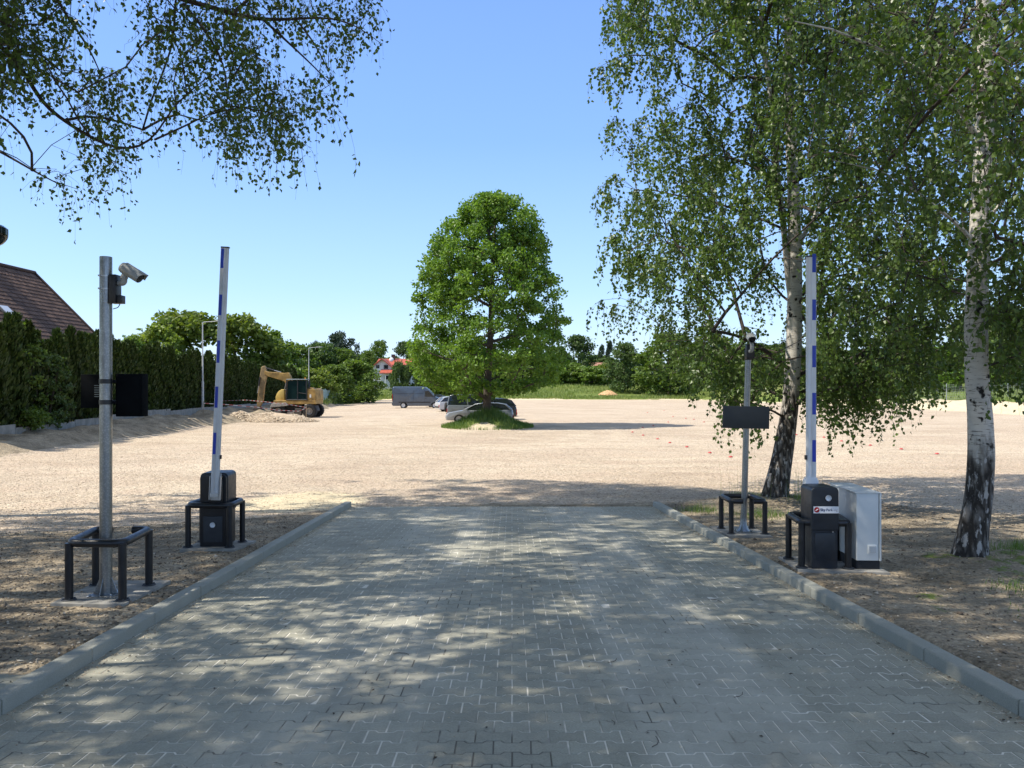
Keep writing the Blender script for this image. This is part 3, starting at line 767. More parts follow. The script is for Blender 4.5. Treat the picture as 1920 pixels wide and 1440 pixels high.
def left_barrier():
    b = vg(-3.80, 9.78, .02)
    t = thing('barrier_gate', b, 'black barrier cabinet with raised white and blue boom left of the drive', 'parking barrier', 'raised parking barriers', rz=R(3))
    ht = at(0, 884, 9.95).z-b.z
    m = MB(); rounded_cab(m, -.165, .165, -.02, .36, 0, ht-.02, .05); m.build('cabinet', M_BLK, t, .012, 3)
    m = MB(); rounded_cab(m, -.175, .175, .02, .37, ht-.50, ht, .055); m.build('cover', M_ANTH, t, .014, 3)
    # raised drive housing with its chamfered head, on the near side
    m = MB(); m.prism([(-.02, ht-.40), (.13, ht-.40), (.13, ht-.10), (.09, ht-.045), (.0, ht-.055), (-.02, ht-.09)], -.075, .03)
    m.build('drive_housing', M_BLK, t, .008, 2)
    m = MB(); m.prism([(-.12, .06), (.12, .06), (.12, ht-.55), (-.12, ht-.55)], -.028, 0); m.build('door', M_ANTH2, t, .004)
    m = MB(); m.lathe([(0, -.006), (.030, -.004), (.034, .004), (.034, .012)], (0.0, 0, 0), 20, Matrix.Rotation(R(90), 3, 'X')); o = m.build('round_badge', plain('badge_white', (.72, .73, .74), .4), t); o.location = (.0, -.034, ht-.655)
    w0 = at(398, 932, 9.55)-b; w1 = at(417.5, 462, 9.55)-b
    rot = Matrix.Rotation(-R(3), 3, 'Z'); w0 = rot @ w0; w1 = rot @ w1
    w0.y = w1.y = -.135
    L = (w1-w0).length; s = L/(932-462)
    st = [((932-b_)*s, (932-a)*s) for a, b_ in ((464, 501), (551, 590), (638, 680), (725, 765), (812, 853))]
    M, bo = boom(t, w0, w1, .05, .098, -1, st)
    # clamp fork that holds the boom
    m = MB()
    for x in (-.064, .064): m.box((x, 0, .10), (.008, .055, .30), M=M)
    m.box((0, -.030, .012), (.105, .010, .05), M=M); m.box((0, .032, .11), (.12, .012, .34), M=M)
    m.build('boom_clamp', M_ALU, t, .002, 1)
    m = MB(); m.box((.052, .0, (932-858)*s), (.02, .03, .05), M=M); m.build('boom_clip', M_BLK, t, .002)
left_barrier()
pad('pale concrete pad under the black barrier cabinet', [vg(-4.15, 9.58, .02), vg(-3.45, 9.56, .02), vg(-3.42, 10.28, .02), vg(-4.15, 10.3, .02)])
guard('black hoop guard round the black barrier cabinet left of the drive', [vg(-4.10, 9.72, .02), vg(-3.565, 9.70, .02), vg(-3.56, 10.14, .02), vg(-4.10, 10.16, .02)], at(0, 948, 9.7).z, False, 'black hoop guards beside the drive')

def right_barrier():
    b = vg(3.40, 8.37, .02)
    t = thing('barrier_gate', b, 'dark barrier cabinet with parking sticker and raised white and blue boom', 'parking barrier', 'raised parking barriers', rz=R(0))
    ht = at(0, 911, 8.45).z-b.z
    m = MB(); rounded_cab(m, -.142, .142, -.02, .27, 0, ht-.02, .045); m.build('cabinet', M_ANTH, t, .012, 3)
    m = MB(); rounded_cab(m, -.149, .149, -.035, .285, ht-.47, ht, .05); m.build('cover', M_ANTH, t, .016, 3)
    m = MB(); m.prism([(-.105, .10), (.115, .10), (.115, ht-.50), (-.105, ht-.50)], -.027, 0); d = m.build('door', M_ANTH, t, .004)
    m = MB(); m.lathe([(0, -.004), (.008, -.003), (.008, .004)], (.085, -.03, .40), 12, Matrix.Rotation(R(90), 3, 'X')); m.build('lock', M_STEEL, d)
    m = MB(); m.lathe([(0, -.006), (.028, -.004), (.032, .004), (.032, .012)], (0, 0, 0), 24, Matrix.Rotation(R(90), 3, 'X')); o = m.build('round_badge', plain('badge_white', (.72, .73, .74), .4), t); o.location = (.03, -.041, ht-.115)
    # sticker with red emblem and lettering
    zs = ht-.245
    m = MB(); m.box((.008, -.0362, zs), (.272, .001, .075)); s = m.build('sticker', plain('sticker_white', (.80, .80, .80), .35, 0, .03), t)
    m = MB(); m.lathe([(0, 0), (.030, 0)], (0, 0, 0), 28, Matrix.Rotation(R(90), 3, 'X')); e = m.build('red_emblem', plain('emblem_red', (.42, .012, .02), .4, 0, .03), s); e.location = (-.092, -.0372, zs)
    m = MB(); m.tube([(-.110, -.0378, zs-.010), (-.097, -.0378, zs-.004), (-.089, -.0378, zs+.004), (-.075, -.0378, zs+.010)], [.002, .005, .005, .002], 6); m.build('white_swoosh', plain('sticker_white', (.80, .80, .80), .35, 0, .03), s)
    def text(body, x, col, size, off):
        c = bpy.data.curves.new('lettering', 'FONT'); c.body = body; c.size = size; c.extrude = .0004; c.offset = off; c.space_character = 1.02
        o = bpy.data.objects.new('lettering', c); COL.objects.link(o); o.parent = s
        me = bpy.data.meshes.new_from_object(o.evaluated_get(bpy.context.evaluated_depsgraph_get())); me.name = 'lettering'
        bpy.data.objects.remove(o); o = link('lettering', me, col, s)
        o.location = (x, -.0374, zs-.0125); o.rotation_euler = (R(90), 0, 0)
    text('Sky', -.056, plain('letter_navy', (.012, .02, .09), .5, 0, .02), .040, .0011)
    text('Park', .008, plain('letter_navy', (.02, .03, .10), .5, 0, .02), .038, .0003)
    text('ing', .088, plain('letter_faded', (.42, .36, .38), .5, 0, .02), .038, .0)
    rot = Matrix.Rotation(-R(0), 3, 'Z')
    w0 = at(1520, 912, 8.73)-b; w1 = at(1519.5, 482, 8.73)-b
    w0 = rot @ w0; w1 = rot @ w1; yy = .36
    w0.x = w1.x = (rot @ (at(1520, 912, 8.73)-b)).x; w0.y = w1.y = yy
    M, bo = boom(t, w0, w1, .06, .104, 1, [((912-b_)*.00615, (912-a)*.00615) for a, b_ in ((483, 517), (567, 605), (652, 692), (739, 779), (826, 866))])
    m = MB(); m.box((0, 0, -.10), (.15, .09, .36), M=M); m.box((0, 0, .085), (.125, .085, .035), M=M); m.build('boom_clamp', M_WHITE, t, .008, 2)
    m = MB(); m.box((-.056, 0, .33), (.018, .04, .05), M=M); m.build('boom_clip', M_BLK, t, .002)
right_barrier()
pad('pale concrete pad under the dark barrier with the sticker', [vg(3.10, 8.30, .015), vg(4.02, 8.16, .015), vg(4.10, 9.12, .015), vg(3.16, 9.12, .015)])
guard('black hoop guard round the dark barrier cabinet right of the drive', [vg(3.175, 8.42, .02), vg(3.66, 8.36, .02), vg(3.74, 8.86, .02), vg(3.22, 8.94, .02)], at(0, 980, 8.4).z, True, 'black hoop guards beside the drive')
def white_cabinet():
    b = vg(3.865, 8.32, .0)
    t = thing('control_cabinet', b, 'pale grey electrical control cabinet on black plinth beside the dark barrier', 'electrical cabinet', rz=R(-3))
    w, d, h = .27, .80, at(0, 925, 8.3).z-b.z
    m = MB(); m.box((0, d/2, .055), (w-.02, d-.04, .11)); m.build('plinth', M_RUBBER, t, .004)
    m = MB(); m.box((-.012, d/2, .11+(h-.11)/2), (w-.035, d, h-.11)); m.build('housing', M_CAB, t, .008, 2)
    m = MB(); m.box((w/2-.012, d/2, .11+(h-.11)/2), (.020, d+.01, h-.105)); dr = m.build('door', M_CAB, t, .005, 2)
    m = MB(); m.box((w/2+.018, .12, h-.16), (.035, .05, .12)); m.build('handle', M_CAB, dr, .006)
    m = MB(); m.box((.035, -.006, .235), (.095, .012, .095)); v = m.build('vent', M_CAB, t, .004)
    m = MB()
    for k in range(6): m.box((.035, -.0135, .205+k*.012), (.072, .004, .005))
    m.build('vent_grille', plain('grille_grey', (.36, .38, .39), .6), v)
    m = MB(); m.box((-.012, d/2, h+.004), (w+.0, d+.02, .012), (0, 0, 0)); m.build('roof', M_CAB, t, .004)
white_cabinet()

# --- dome camera on a mast just outside the left edge
def dome():
    p = at(-26, 437, 5.2); g = gz1(p.x, 5.2)
    t = thing('dome_camera_mast', (p.x-.35, 5.2, g), 'black dome camera on a mast at the left edge of the picture', 'dome camera')
    h = p.z-g
    m = MB(); m.tube(fillet([(0, 0, 0), (0, 0, h+.25), (.35, 0, h+.25), (.35, 0, h+.06)], .12, 6), .03, 14); m.build('mast', M_GALV, t)
    m = MB(); r = .128
    m.lathe([(0, .07), (.05, .07), (r*.8, .055), (r, .035), (r, .0)]+[(r*math.cos(R(a)), -r*.75*math.sin(R(a))) for a in range(10, 91, 10)], (.35, 0, h), 24)
    m.build('dome', M_LENS, t)
dome()

# ------------------------------------------------------------------ marker cones
def cones():
    mt = plain('red_plastic', (.45, .05, .045), .45, 0, .08, 20)
    m = MB(); m.lathe([(.065, 0), (.075, .004), (.07, .012), (.035, .045), (.022, .046), (.022, .04), (.058, .004)], n=18)
    me = m.mesh('marker_cone'); me.materials.append(mt)
    P = [(1186, 809), (1206, 815), (1233, 822), (1256, 829), (1288, 837), (1331, 848), (1370, 856), (1205, 800), (1225, 797), (1253, 790), (1286, 783), (1301, 785),
         (1632, 834), (1690, 841), (1757, 850), (1578, 826), (1493, 814), (1545, 819), (1245, 768), (1214, 772), (1262, 780), (1320, 790), (1345, 795)]
    for i, (px, py) in enumerate(P):
        o = bpy.data.objects.new('marker_cone', me); COL.objects.link(o); g = gat(px, py+2); o.location = g+Vector((0, 0, .012))
        lab = 'small red marker cone '+('in the far rows near the shadow of the lone tree' if py < 812 and px < 1310 else 'in the near row left of the thin sign pole' if px < 1345 else 'on the gravel between the leaning birch and the white birch' if px > 1480 else 'in the far row left of the dark sign')
        if i == 6: lab = 'small flat red marker cone just below the dark sign, beside its pole'
        if i == 14: lab = 'small flat red marker cone nearest the white birch trunk'
        tag(o, lab, 'marker cone', 'red marker cones set out on the gravel')
cones()
# ------------------------------------------------------------------ trees
def tubes_mesh(name, paths, sides=(3, 4, 6, 10)):
    """paths: list of (pts (k,3), radii (k,)). One mesh of quads."""
    VV = []; FF = []; RR = []; o = 0
    for P, r in paths:
        P = np.asarray(P, float); r = np.asarray(r, float); k = len(P)
        if k < 2: continue
        m = r.max(); n = sides[0] if m < .012 else sides[1] if m < .03 else sides[2] if m < .08 else sides[3]
        t = np.gradient(P, axis=0); t /= np.linalg.norm(t, axis=1)[:, None]+1e-9
        ref = np.array([.31, .87, .38]) if abs(t[:, 1].mean()) < .75 else np.array([.9, .1, .4])
        a = np.cross(t, ref); a /= np.linalg.norm(a, axis=1)[:, None]+1e-9; b = np.cross(t, a)
        w = np.arange(n)*2*np.pi/n
        V = P[:, None]+(a[:, None]*np.cos(w)[None, :, None]+b[:, None]*np.sin(w)[None, :, None])*r[:, None, None]
        i = np.arange(k-1)[:, None]*n; j = np.arange(n)[None]; jn = (j+1) % n
        F = np.stack([i+j, i+jn, i+n+jn, i+n+j], -1).reshape(-1, 4)+o
        VV.append(V.reshape(-1, 3)); FF.append(F); o += k*n
    return npmesh(name, np.concatenate(VV), np.concatenate(FF), True)
def leaves_mesh(name, P, size, rng, droop=.6, wide=.7, fold=.12, groups=None, flat=0.0):
    """one four-cornered leaf per point; droop pulls the tips down."""
    N = len(P); d = rng.normal(0, 1, (N, 3)); d[:, 2] -= droop*1.6; d /= np.linalg.norm(d, axis=1)[:, None]
    q = rng.normal(0, 1, (N, 3)); q[:, 2] += flat*2; s = np.cross(d, q); s /= np.linalg.norm(s, axis=1)[:, None]+1e-9
    nn = np.cross(d, s)
    L = (size*rng.uniform(.7, 1.25, N) if np.isscalar(size) else size)[:, None]
    V = np.stack([P, P+d*L*.42+s*L*wide*.5+nn*L*fold, P+d*L, P+d*L*.42-s*L*wide*.5+nn*L*fold], 1).reshape(-1, 3)
    F = np.arange(4*N).reshape(N, 4)
    t = rng.random(N)
    if groups is not None: t = np.clip(.4*t+.6*groups, 0, 1)
    return npmesh(name, V, F, False, {'tint': ('FACE', t)})
def resample(pts, step):
    pts = np.asarray(pts, float)
    seg = np.linalg.norm(np.diff(pts, axis=0), axis=1); s = np.r_[0, np.cumsum(seg)]
    n = max(2, int(s[-1]/step)); u = np.linspace(0, s[-1], n)
    # smooth through the points
    out = np.stack([np.interp(u, s, pts[:, k]) for k in range(3)], 1)
    for _ in range(3):
        out[1:-1] = out[1:-1]*.5+(out[:-2]+out[2:])*.25
    return out
def grow(trunks, A, rng, seg=.35, tipr=.005, kpow=.5, rise=.25, zpen=.8, wig=.06, maxr=.12, axis=None):
    """trunks: list of (pts, radii) seeds. A: attractor points. Returns branch paths and node data."""
    Pn = []; par = []; fixed = []
    for pts, rad, link0 in trunks:
        base = len(Pn)
        for i, p in enumerate(pts):
            Pn.append(p); par.append(base+i-1 if i else link0); fixed.append(rad[i])
    cap = len(Pn)+len(A)*14+50
    PN = np.zeros((cap, 3)); PN[:len(Pn)] = Pn; n = len(Pn); par = par+[0]*(cap-n)
    hd = np.zeros(cap); ax0 = np.array(trunks[0][0])
    def axd(p):
        zi = np.interp(p[:, 2], ax0[:, 2], ax0[:, 0]); yi = np.interp(p[:, 2], ax0[:, 2], ax0[:, 1])
        return np.hypot(p[:, 0]-zi, p[:, 1]-yi)
    hd[:n] = axd(PN[:n]); Ad = axd(A)
    o = np.argsort(Ad+rng.normal(0, .25, len(A))); nm = max(6, len(A)//16)
    big = rng.permutation(len(A))[:nm]; bs = set(big.tolist()); order = list(big)+[i for i in o if i not in bs]
    paths = []; ends = {}
    cnt = np.zeros(cap)
    pen0 = n
    for q in order:
        a = A[q]
        v = PN[:n]-a
        c = np.linalg.norm(v, axis=1)+.9*np.maximum(0, hd[:n]-Ad[q])+zpen*np.maximum(0, v[:, 2]+.25*np.hypot(v[:, 0], v[:, 1]))
        if pen0 > 3: c[0:1] += 50
        j = int(np.argmin(c)); p0 = PN[j].copy()
        D = np.linalg.norm(a-p0); k = int(min(13, max(1, round(D/seg))))
        mid = (p0+a)/2+np.array([0, 0, rise*D])+rng.normal(0, wig*D, 3)
        idx = [j]
        for s in range(1, k+1):
            t = s/k; p = p0*(1-t)**2+2*mid*t*(1-t)+a*t*t
            if s < k: p = p+rng.normal(0, .03*seg, 3)
            PN[n] = p; par[n] = idx[-1]; hd[n] = Ad[q] if s == k else axd(p[None])[0]; idx.append(n); n += 1
        paths.append(idx); ends[q] = n-1
        u = n-1; h = 0
        while u >= 0 and h < 400:
            cnt[u] += 1; u = par[u]; h += 1
            if u < pen0: 
                break
    rr = np.minimum(maxr, tipr*np.maximum(cnt, 1)**kpow)
    out = []
    for idx in paths:
        r = rr[idx].copy(); r[0] = min(rr[idx[1]]*1.15, maxr) 
        out.append((PN[idx], r))
    return out
def hang_twigs(A, rng, per, lmin, lmax, out_dir=None, spread=.35, leafgap=.07, start=.06, r=.0022, side=.025, floor=None):
    """drooping twigs from every attractor; returns twig paths and leaf points with a value per twig."""
    paths = []; L = []; G = []
    for a in A:
        k = rng.poisson(per) if per > 1 else 1
        gv = rng.random()
        for _ in range(max(1, k)):
            ln = rng.uniform(lmin, lmax); w = rng.uniform(0, 6.28); h = rng.uniform(.1, spread)
            dx, dy = math.cos(w)*h, math.sin(w)*h
            n = 5; t = np.linspace(0, 1, n)
            P = np.stack([a[0]+dx*(1-(1-t)**2), a[1]+dy*(1-(1-t)**2), a[2]+.10*h*np.sin(t*3)-ln*t**1.25], 1)
            P[1:] += rng.normal(0, .012, (n-1, 3))
            paths.append((P, np.linspace(r, r*.45, n)))
            m = max(2, int(ln/leafgap)); u = rng.uniform(start, 1, m)
            q = np.stack([np.interp(u, t, P[:, c]) for c in range(3)], 1)+rng.normal(0, side, (m, 3))
            L.append(q); G.append(np.full(m, np.clip(gv+rng.normal(0, .15), 0, 1)))
    L = np.concatenate(L); G = np.concatenate(G)
    if floor is not None:
        ok = floor(L); L, G = L[ok], G[ok]
    return paths, L, G
def birch_bark(zd=2.15):
    t = NT('birch_bark'); O = t.obj(); Z = t.n('SeparateXYZ', Vector=O).outputs[2]
    white = t.mix(t.noise(t.map(O, (2, 2, 5)), 2.2, 5, .6), (.38, .35, .295), (.66, .63, .565))
    lent = t.ramp(t.noise(t.map(O, (2.2, 2.2, 20)), 3.2, 4, .62), [(.56, 0), (.64, .85)])
    c = t.mix(lent, white, (.10, .085, .07))
    knots = t.ramp(t.noise(t.map(O, (1, 1, 1.2)), 7.5, 3, .5), [(.60, 0), (.66, 1)])
    c = t.mix(knots, c, (.025, .022, .02))
    ridge = t.voro(t.map(O, (13, 13, 3.2)), 1.0, 'DISTANCE_TO_EDGE')
    rn = t.noise(t.map(O, (9, 9, 2.4)), 1.6, 5, .65)
    dark = t.mix(t.ramp(t.math('ADD', t.math('MULTIPLY', ridge, .9), t.math('MULTIPLY', rn, .7)), [(.40, 0), (.72, 1)]), (.04, .035, .03), (.22, .20, .175))
    patch = t.ramp(t.noise(t.map(O, (11, 11, 4)), 1.5, 4, .6), [(.55, 0), (.62, 1)])
    dark = t.mix(patch, dark, (.42, .40, .37))
    zz = t.math('ADD', Z, t.math('MULTIPLY', t.noise(t.map(O, (5, 5, 1.1)), 1.3, 4, .6), 2.4))
    m = t.n('MapRange', _interpolation_type='SMOOTHSTEP', Value=zz); m.inputs[1].default_value = zd; m.inputs[2].default_value = zd+.7
    m.inputs[3].default_value = 0; m.inputs[4].default_value = 1
    r = t.attr('dark')
    m2 = t.math('MULTIPLY', m.outputs[0], t.math('SUBTRACT', 1.0, r))
    c = t.mix(m2, t.mix(r, dark, (.055, .042, .034)), c)
    t.col(c); t.p(Roughness=.85, Specular_IOR_Level=.2)
    h = t.math('MULTIPLY', t.math('SUBTRACT', 1.0, m.outputs[0]), t.math('ADD', ridge, rn))
    h = t.math('ADD', h, t.math('MULTIPLY', t.noise(t.map(O, (2, 2, 14)), 4, 4, .6), .12))
    t.bump(h, .05, .9)
    return t.m
M_BIRCH = birch_bark(1.95)
M_BIRCH_FOOT_SHADE = birch_bark(2.9)  # dark furrowed foot carried higher, partly painting in the crown's shade
M_TWIG = plain('twig_bark', (.05, .038, .03), .85, 0, .3, 6)
M_BIRCHLEAF = leafy_mat('birch_leaf', (.04, .08, .016), (.125, .195, .04), .38, .42, .5)
M_BIRCHLEAF2 = leafy_mat('young_birch_leaf', (.06, .115, .018), (.13, .20, .04), .42, .42, .5)
def trunk_mesh(name, pts, rad, step=.12, n=22, seed=1, flare=.35):
    P = resample(pts, step); s = np.r_[0, np.cumsum(np.linalg.norm(np.diff(P, axis=0), axis=1))]
    s0 = np.r_[0, np.cumsum(np.linalg.norm(np.diff(np.asarray(pts, float), axis=0), axis=1))]
    r = np.interp(s, s0, rad); k = len(P); w = np.arange(n)*2*np.pi/n
    S, W = np.meshgrid(s, w, indexing='ij')
    rough = np.exp(-S/1.6)
    rr = r[:, None]*(1+flare*np.exp(-S/.22)*(.6+.4*np.sin(W*5+1+seed))+.05*fbm(np.cos(W)*1.5, np.sin(W)*1.5, S*1.2, 3, seed)+.10*rough*fbm(np.cos(W)*5, np.sin(W)*5, S*1.6, 3, seed+5))
    V = np.stack([P[:, 0:1]+rr*np.cos(W), P[:, 1:2]+rr*np.sin(W), np.repeat(P[:, 2:3], n, 1)], -1).reshape(-1, 3)
    i = np.arange(k-1)[:, None]*n; j = np.arange(n)[None]; jn = (j+1) % n
    F = np.stack([i+j, i+jn, i+n+jn, i+n+j], -1).reshape(-1, 4)
    return npmesh(name, V, F, True), P, r
def tree_thing(name, base, label, cat, group, tm, tmat, bpaths, bmat, leaf, lmat, extra=()):
    t = thing(name, base, label, cat, group); b = np.array(base)
    def sh(me):
        me.transform(Matrix.Translation(-Vector(base))); return me
    if tm: link('trunk', sh(tm), tmat, t)
    if bpaths: link('branches', sh(tubes_mesh('branches', bpaths)), bmat, t)
    link('crown', sh(leaf), lmat, t)
    return t
def pxpath(L):   # list of (px, py, d, r)
    return [tuple(at(a, b, d)) for a, b, d, r in L], [q[3] for q in L]

def birch_far():
    rng = np.random.default_rng(41)
    D = 15.5
    pts, rad = pxpath([(1450, 950, D, .26), (1457, 905, D, .235), (1468, 850, D, .20), (1482, 760, D, .165), (1489, 640, D, .15), (1491, 500, D, .135), (1488, 360, D, .12), (1480, 200, D, .10), (1478, 0, D, .085), (1470, -250, D, .055), (1465, -480, D, .02)])
    pts[0] = (pts[0][0], pts[0][1], gz1(pts[0][0], pts[0][1])-.15)
    tm, TP, TR = trunk_mesh('trunk', pts, rad, seed=3)
    s2, r2 = pxpath([(1488, 590, D, .07), (1478, 520, D, .065), (1470, 430, D, .06), (1458, 330, D-.1, .055), (1447, 200, D-.3, .045), (1430, 60, D-.5, .035), (1415, -100, D-.7, .02)])
    s3, r3 = pxpath([(1491, 470, D, .05), (1530, 400, D+.3, .045), (1580, 300, D+.7, .035), (1620, 180, D+1, .025), (1650, 20, D+1.2, .015)])
    trs = [(list(map(tuple, TP)), list(TR), -1), (s2, r2, 30), (s3, r3, 32)]
    # crown envelope (world)
    A = []
    zs = [.9, 1.8, 2.6, 4, 6, 8, 10, 12, 14.0]; rl = [1.4, 2.6, 3.9, 4.2, 4.2, 4.1, 3.9, 3.0, .8]
    while len(A) < 1750:
        z = rng.uniform(1.9, 14.0); Rm = np.interp(z, zs, rl); a = rng.uniform(0, 6.28); q = rng.random()**.5
        x = 5.65+Rm*q*math.cos(a)*(1.0 if math.cos(a) < 0 else .86); y = D+Rm*q*math.sin(a)*.95
        nn = float(vnoise([x*.55], [y*.55], z*.6, 9)[0]); 
        if nn < -.12 and rng.random() < .85: continue
        px = 960+x/y*1440; py = 720-(z-CZ)/y*1440
        if z < 3.1 and q < .45: continue
        if 1425 < px < 1515 and 330 < py < 640 and y < D+.2 and rng.random() < .85: continue
        # airy windows as in the photograph's crown
        if 1330 < px < 1470 and 520 < py < 640 and rng.random() < .8: continue
        if px < 1110+30*math.sin(py*.03): continue
        A.append((x, y, z))
    low = [(1310, 640), (1330, 680), (1360, 700), (1390, 700), (1420, 690), (1400, 760), (1380, 740), (1540, 680), (1560, 720), (1590, 700), (1620, 680), (1640, 660), (1670, 640), (1610, 740), (1600, 760), (1660, 700), (1700, 660), (1580, 640), (1540, 640), (1630, 720), (1530, 730), (1560, 760), (1650, 740), (1695, 700), (1715, 640), (1730, 660), (1370, 660), (1340, 630)]
    for px, py in low:
        for _ in range(5):
            A.append(tuple(at(px+rng.normal(0, 18), py-15+rng.normal(0, 18), rng.uniform(13.6, 16.8))))
    A = np.array(A)
    bp = grow(trs, A, rng, seg=.4, tipr=.0042, kpow=.52, rise=.16, zpen=1.2, maxr=.04)
    tw, L, G = hang_twigs(A, rng, 7.2, .25, .95, spread=.42, leafgap=.050, floor=lambda q: q[:, 2] > .1)
    bp2 = [(np.array(s2), np.array(r2)), (np.array(s3), np.array(r3))]
    t = tree_thing('birch_tree', (5.25, D, gz1(5.25, D)), 'leaning birch with dark furrowed foot behind the thin sign pole', 'birch tree', 'birches by the drive', tm, M_BIRCH_FOOT_SHADE, bp+tw, M_TWIG, leaves_mesh('crown', L, .078, rng, .8, .8, groups=G), M_BIRCHLEAF)
    o = link('limb', tubes_mesh('limb', bp2), M_BIRCH, t); o.data.transform(Matrix.Translation(-t.location))
    return len(L)
def birch_near():
    rng = np.random.default_rng(17)
    D = 8.8
    pts, rad = pxpath([(1815, 1062, D, .175), (1822, 1010, D, .16), (1835, 930, D, .145), (1840, 850, D, .138), (1838, 780, D, .130), (1831, 700, D, .122), (1830, 600, D, .118), (1834, 500, D, .112), (1839, 400, D, .105), (1844, 300, D, .10), (1849, 180, D, .09), (1846, 60, D, .08), (1842, -80, D, .07), (1840, -350, D, .055), (1835, -700, D, .02)])
    pts[0] = (pts[0][0], pts[0][1], gz1(pts[0][0], pts[0][1])-.12)
    tm, TP, TR = trunk_mesh('trunk', pts, rad, step=.08, seed=8)
    l1, q1 = pxpath([(1829, 252, D, .03), (1790, 190, D-.2, .028), (1740, 145, D-.5, .024), (1690, 110, D-.8, .02), (1625, 82, D-1.1, .015), (1560, 55, D-1.3, .009), (1490, 40, D-1.5, .005)])
    l2, q2 = pxpath([(1826, 455, D, .022), (1805, 430, D-.1, .02), (1770, 400, D-.3, .016), (1720, 360, D-.4, .012), (1650, 320, D-.4, .008), (1560, 300, D-.4, .004)])
    l3, q3 = pxpath([(1843, 420, D, .024), (1870, 390, D-.2, .02), (1900, 350, D-.4, .016), (1950, 300, D-.6, .01)])
    l4, q4 = pxpath([(1846, 345, D, .02), (1880, 325, D+.2, .018), (1930, 310, D+.4, .012), (2000, 290, D+.5, .008)])
    trs = [(list(map(tuple, TP)), list(TR), -1), (l1, q1, 60), (l2, q2, 45), (l3, q3, 47), (l4, q4, 52)]
    A = []
    while len(A) < 780:
        z = rng.uniform(3.6, 11); Rm = np.interp(z, [3.2, 4, 5.5, 8, 11], [1.9, 2.5, 2.9, 2.5, .5]); a = rng.uniform(0, 6.28); q = rng.random()**.5
        x = 5.35+Rm*q*math.cos(a); y = D+Rm*q*math.sin(a)
        px = 960+x/y*1440; py = 720-(z-CZ)/y*1440
        if float(vnoise([x*.8], [y*.8], z*.8, 19)[0]) < -.1: continue
        if px < 1500 + 80*(z < 4.5): continue
        if 1785 < px < 1890 and py > 60 and y < D+.1: continue    # keep the stem in view
        if py > 330 and px < 1840 and rng.random() < .6: continue
        A.append((x, y, z))
    for (px, py, dd, s, k) in ((1845, 20, 7.6, 45, 6), (1740, 100, 7.6, 60, 10), (1660, 60, 8.0, 70, 10), (1880, 330, 7.4, 30, 16), (1890, 560, 8.2, 22, 16), (1905, 480, 8.4, 30, 18), (1930, 620, 8.6, 25, 14), (1900, 660, 9.2, 18, 12), (1890, 420, 8.0, 25, 10), (1915, 250, 6.6, 25, 12), (1880, 180, 6.4, 40, 14), (1900, 60, 6.3, 40, 16), (1960, 500, 8.0, 40, 14), (1640, 560, 9.6, 40, 8), (1720, 500, 9.3, 50, 14), (1690, 250, 8.0, 50, 14)):
        for _ in range(k): A.append(tuple(at(px+rng.normal(0, s), py+rng.normal(0, s), dd+rng.normal(0, .25))))
    A = np.array(A)
    bp = grow(trs, A, rng, seg=.3, tipr=.0032, kpow=.5, rise=.15, zpen=1.0, maxr=.020)
    tw, L, G = hang_twigs(A, rng, 3.2, .2, .8, spread=.4, leafgap=.05)
    bp2 = [(np.array(a), np.array(b)) for a, b in ((l1, q1), (l2, q2), (l3, q3), (l4, q4))]
    t = tree_thing('birch_tree', (5.22, D, gz1(5.22, D)), 'near white barked birch with peeling upright stem at the right', 'birch tree', 'birches by the drive', tm, M_BIRCH, bp+tw, M_TWIG, leaves_mesh('crown', L, .062, rng, .8, .8, groups=G), M_BIRCHLEAF2)
    o = link('limb', tubes_mesh('limb', bp2), M_BIRCH, t); o.data.transform(Matrix.Translation(-t.location))
    return len(L)
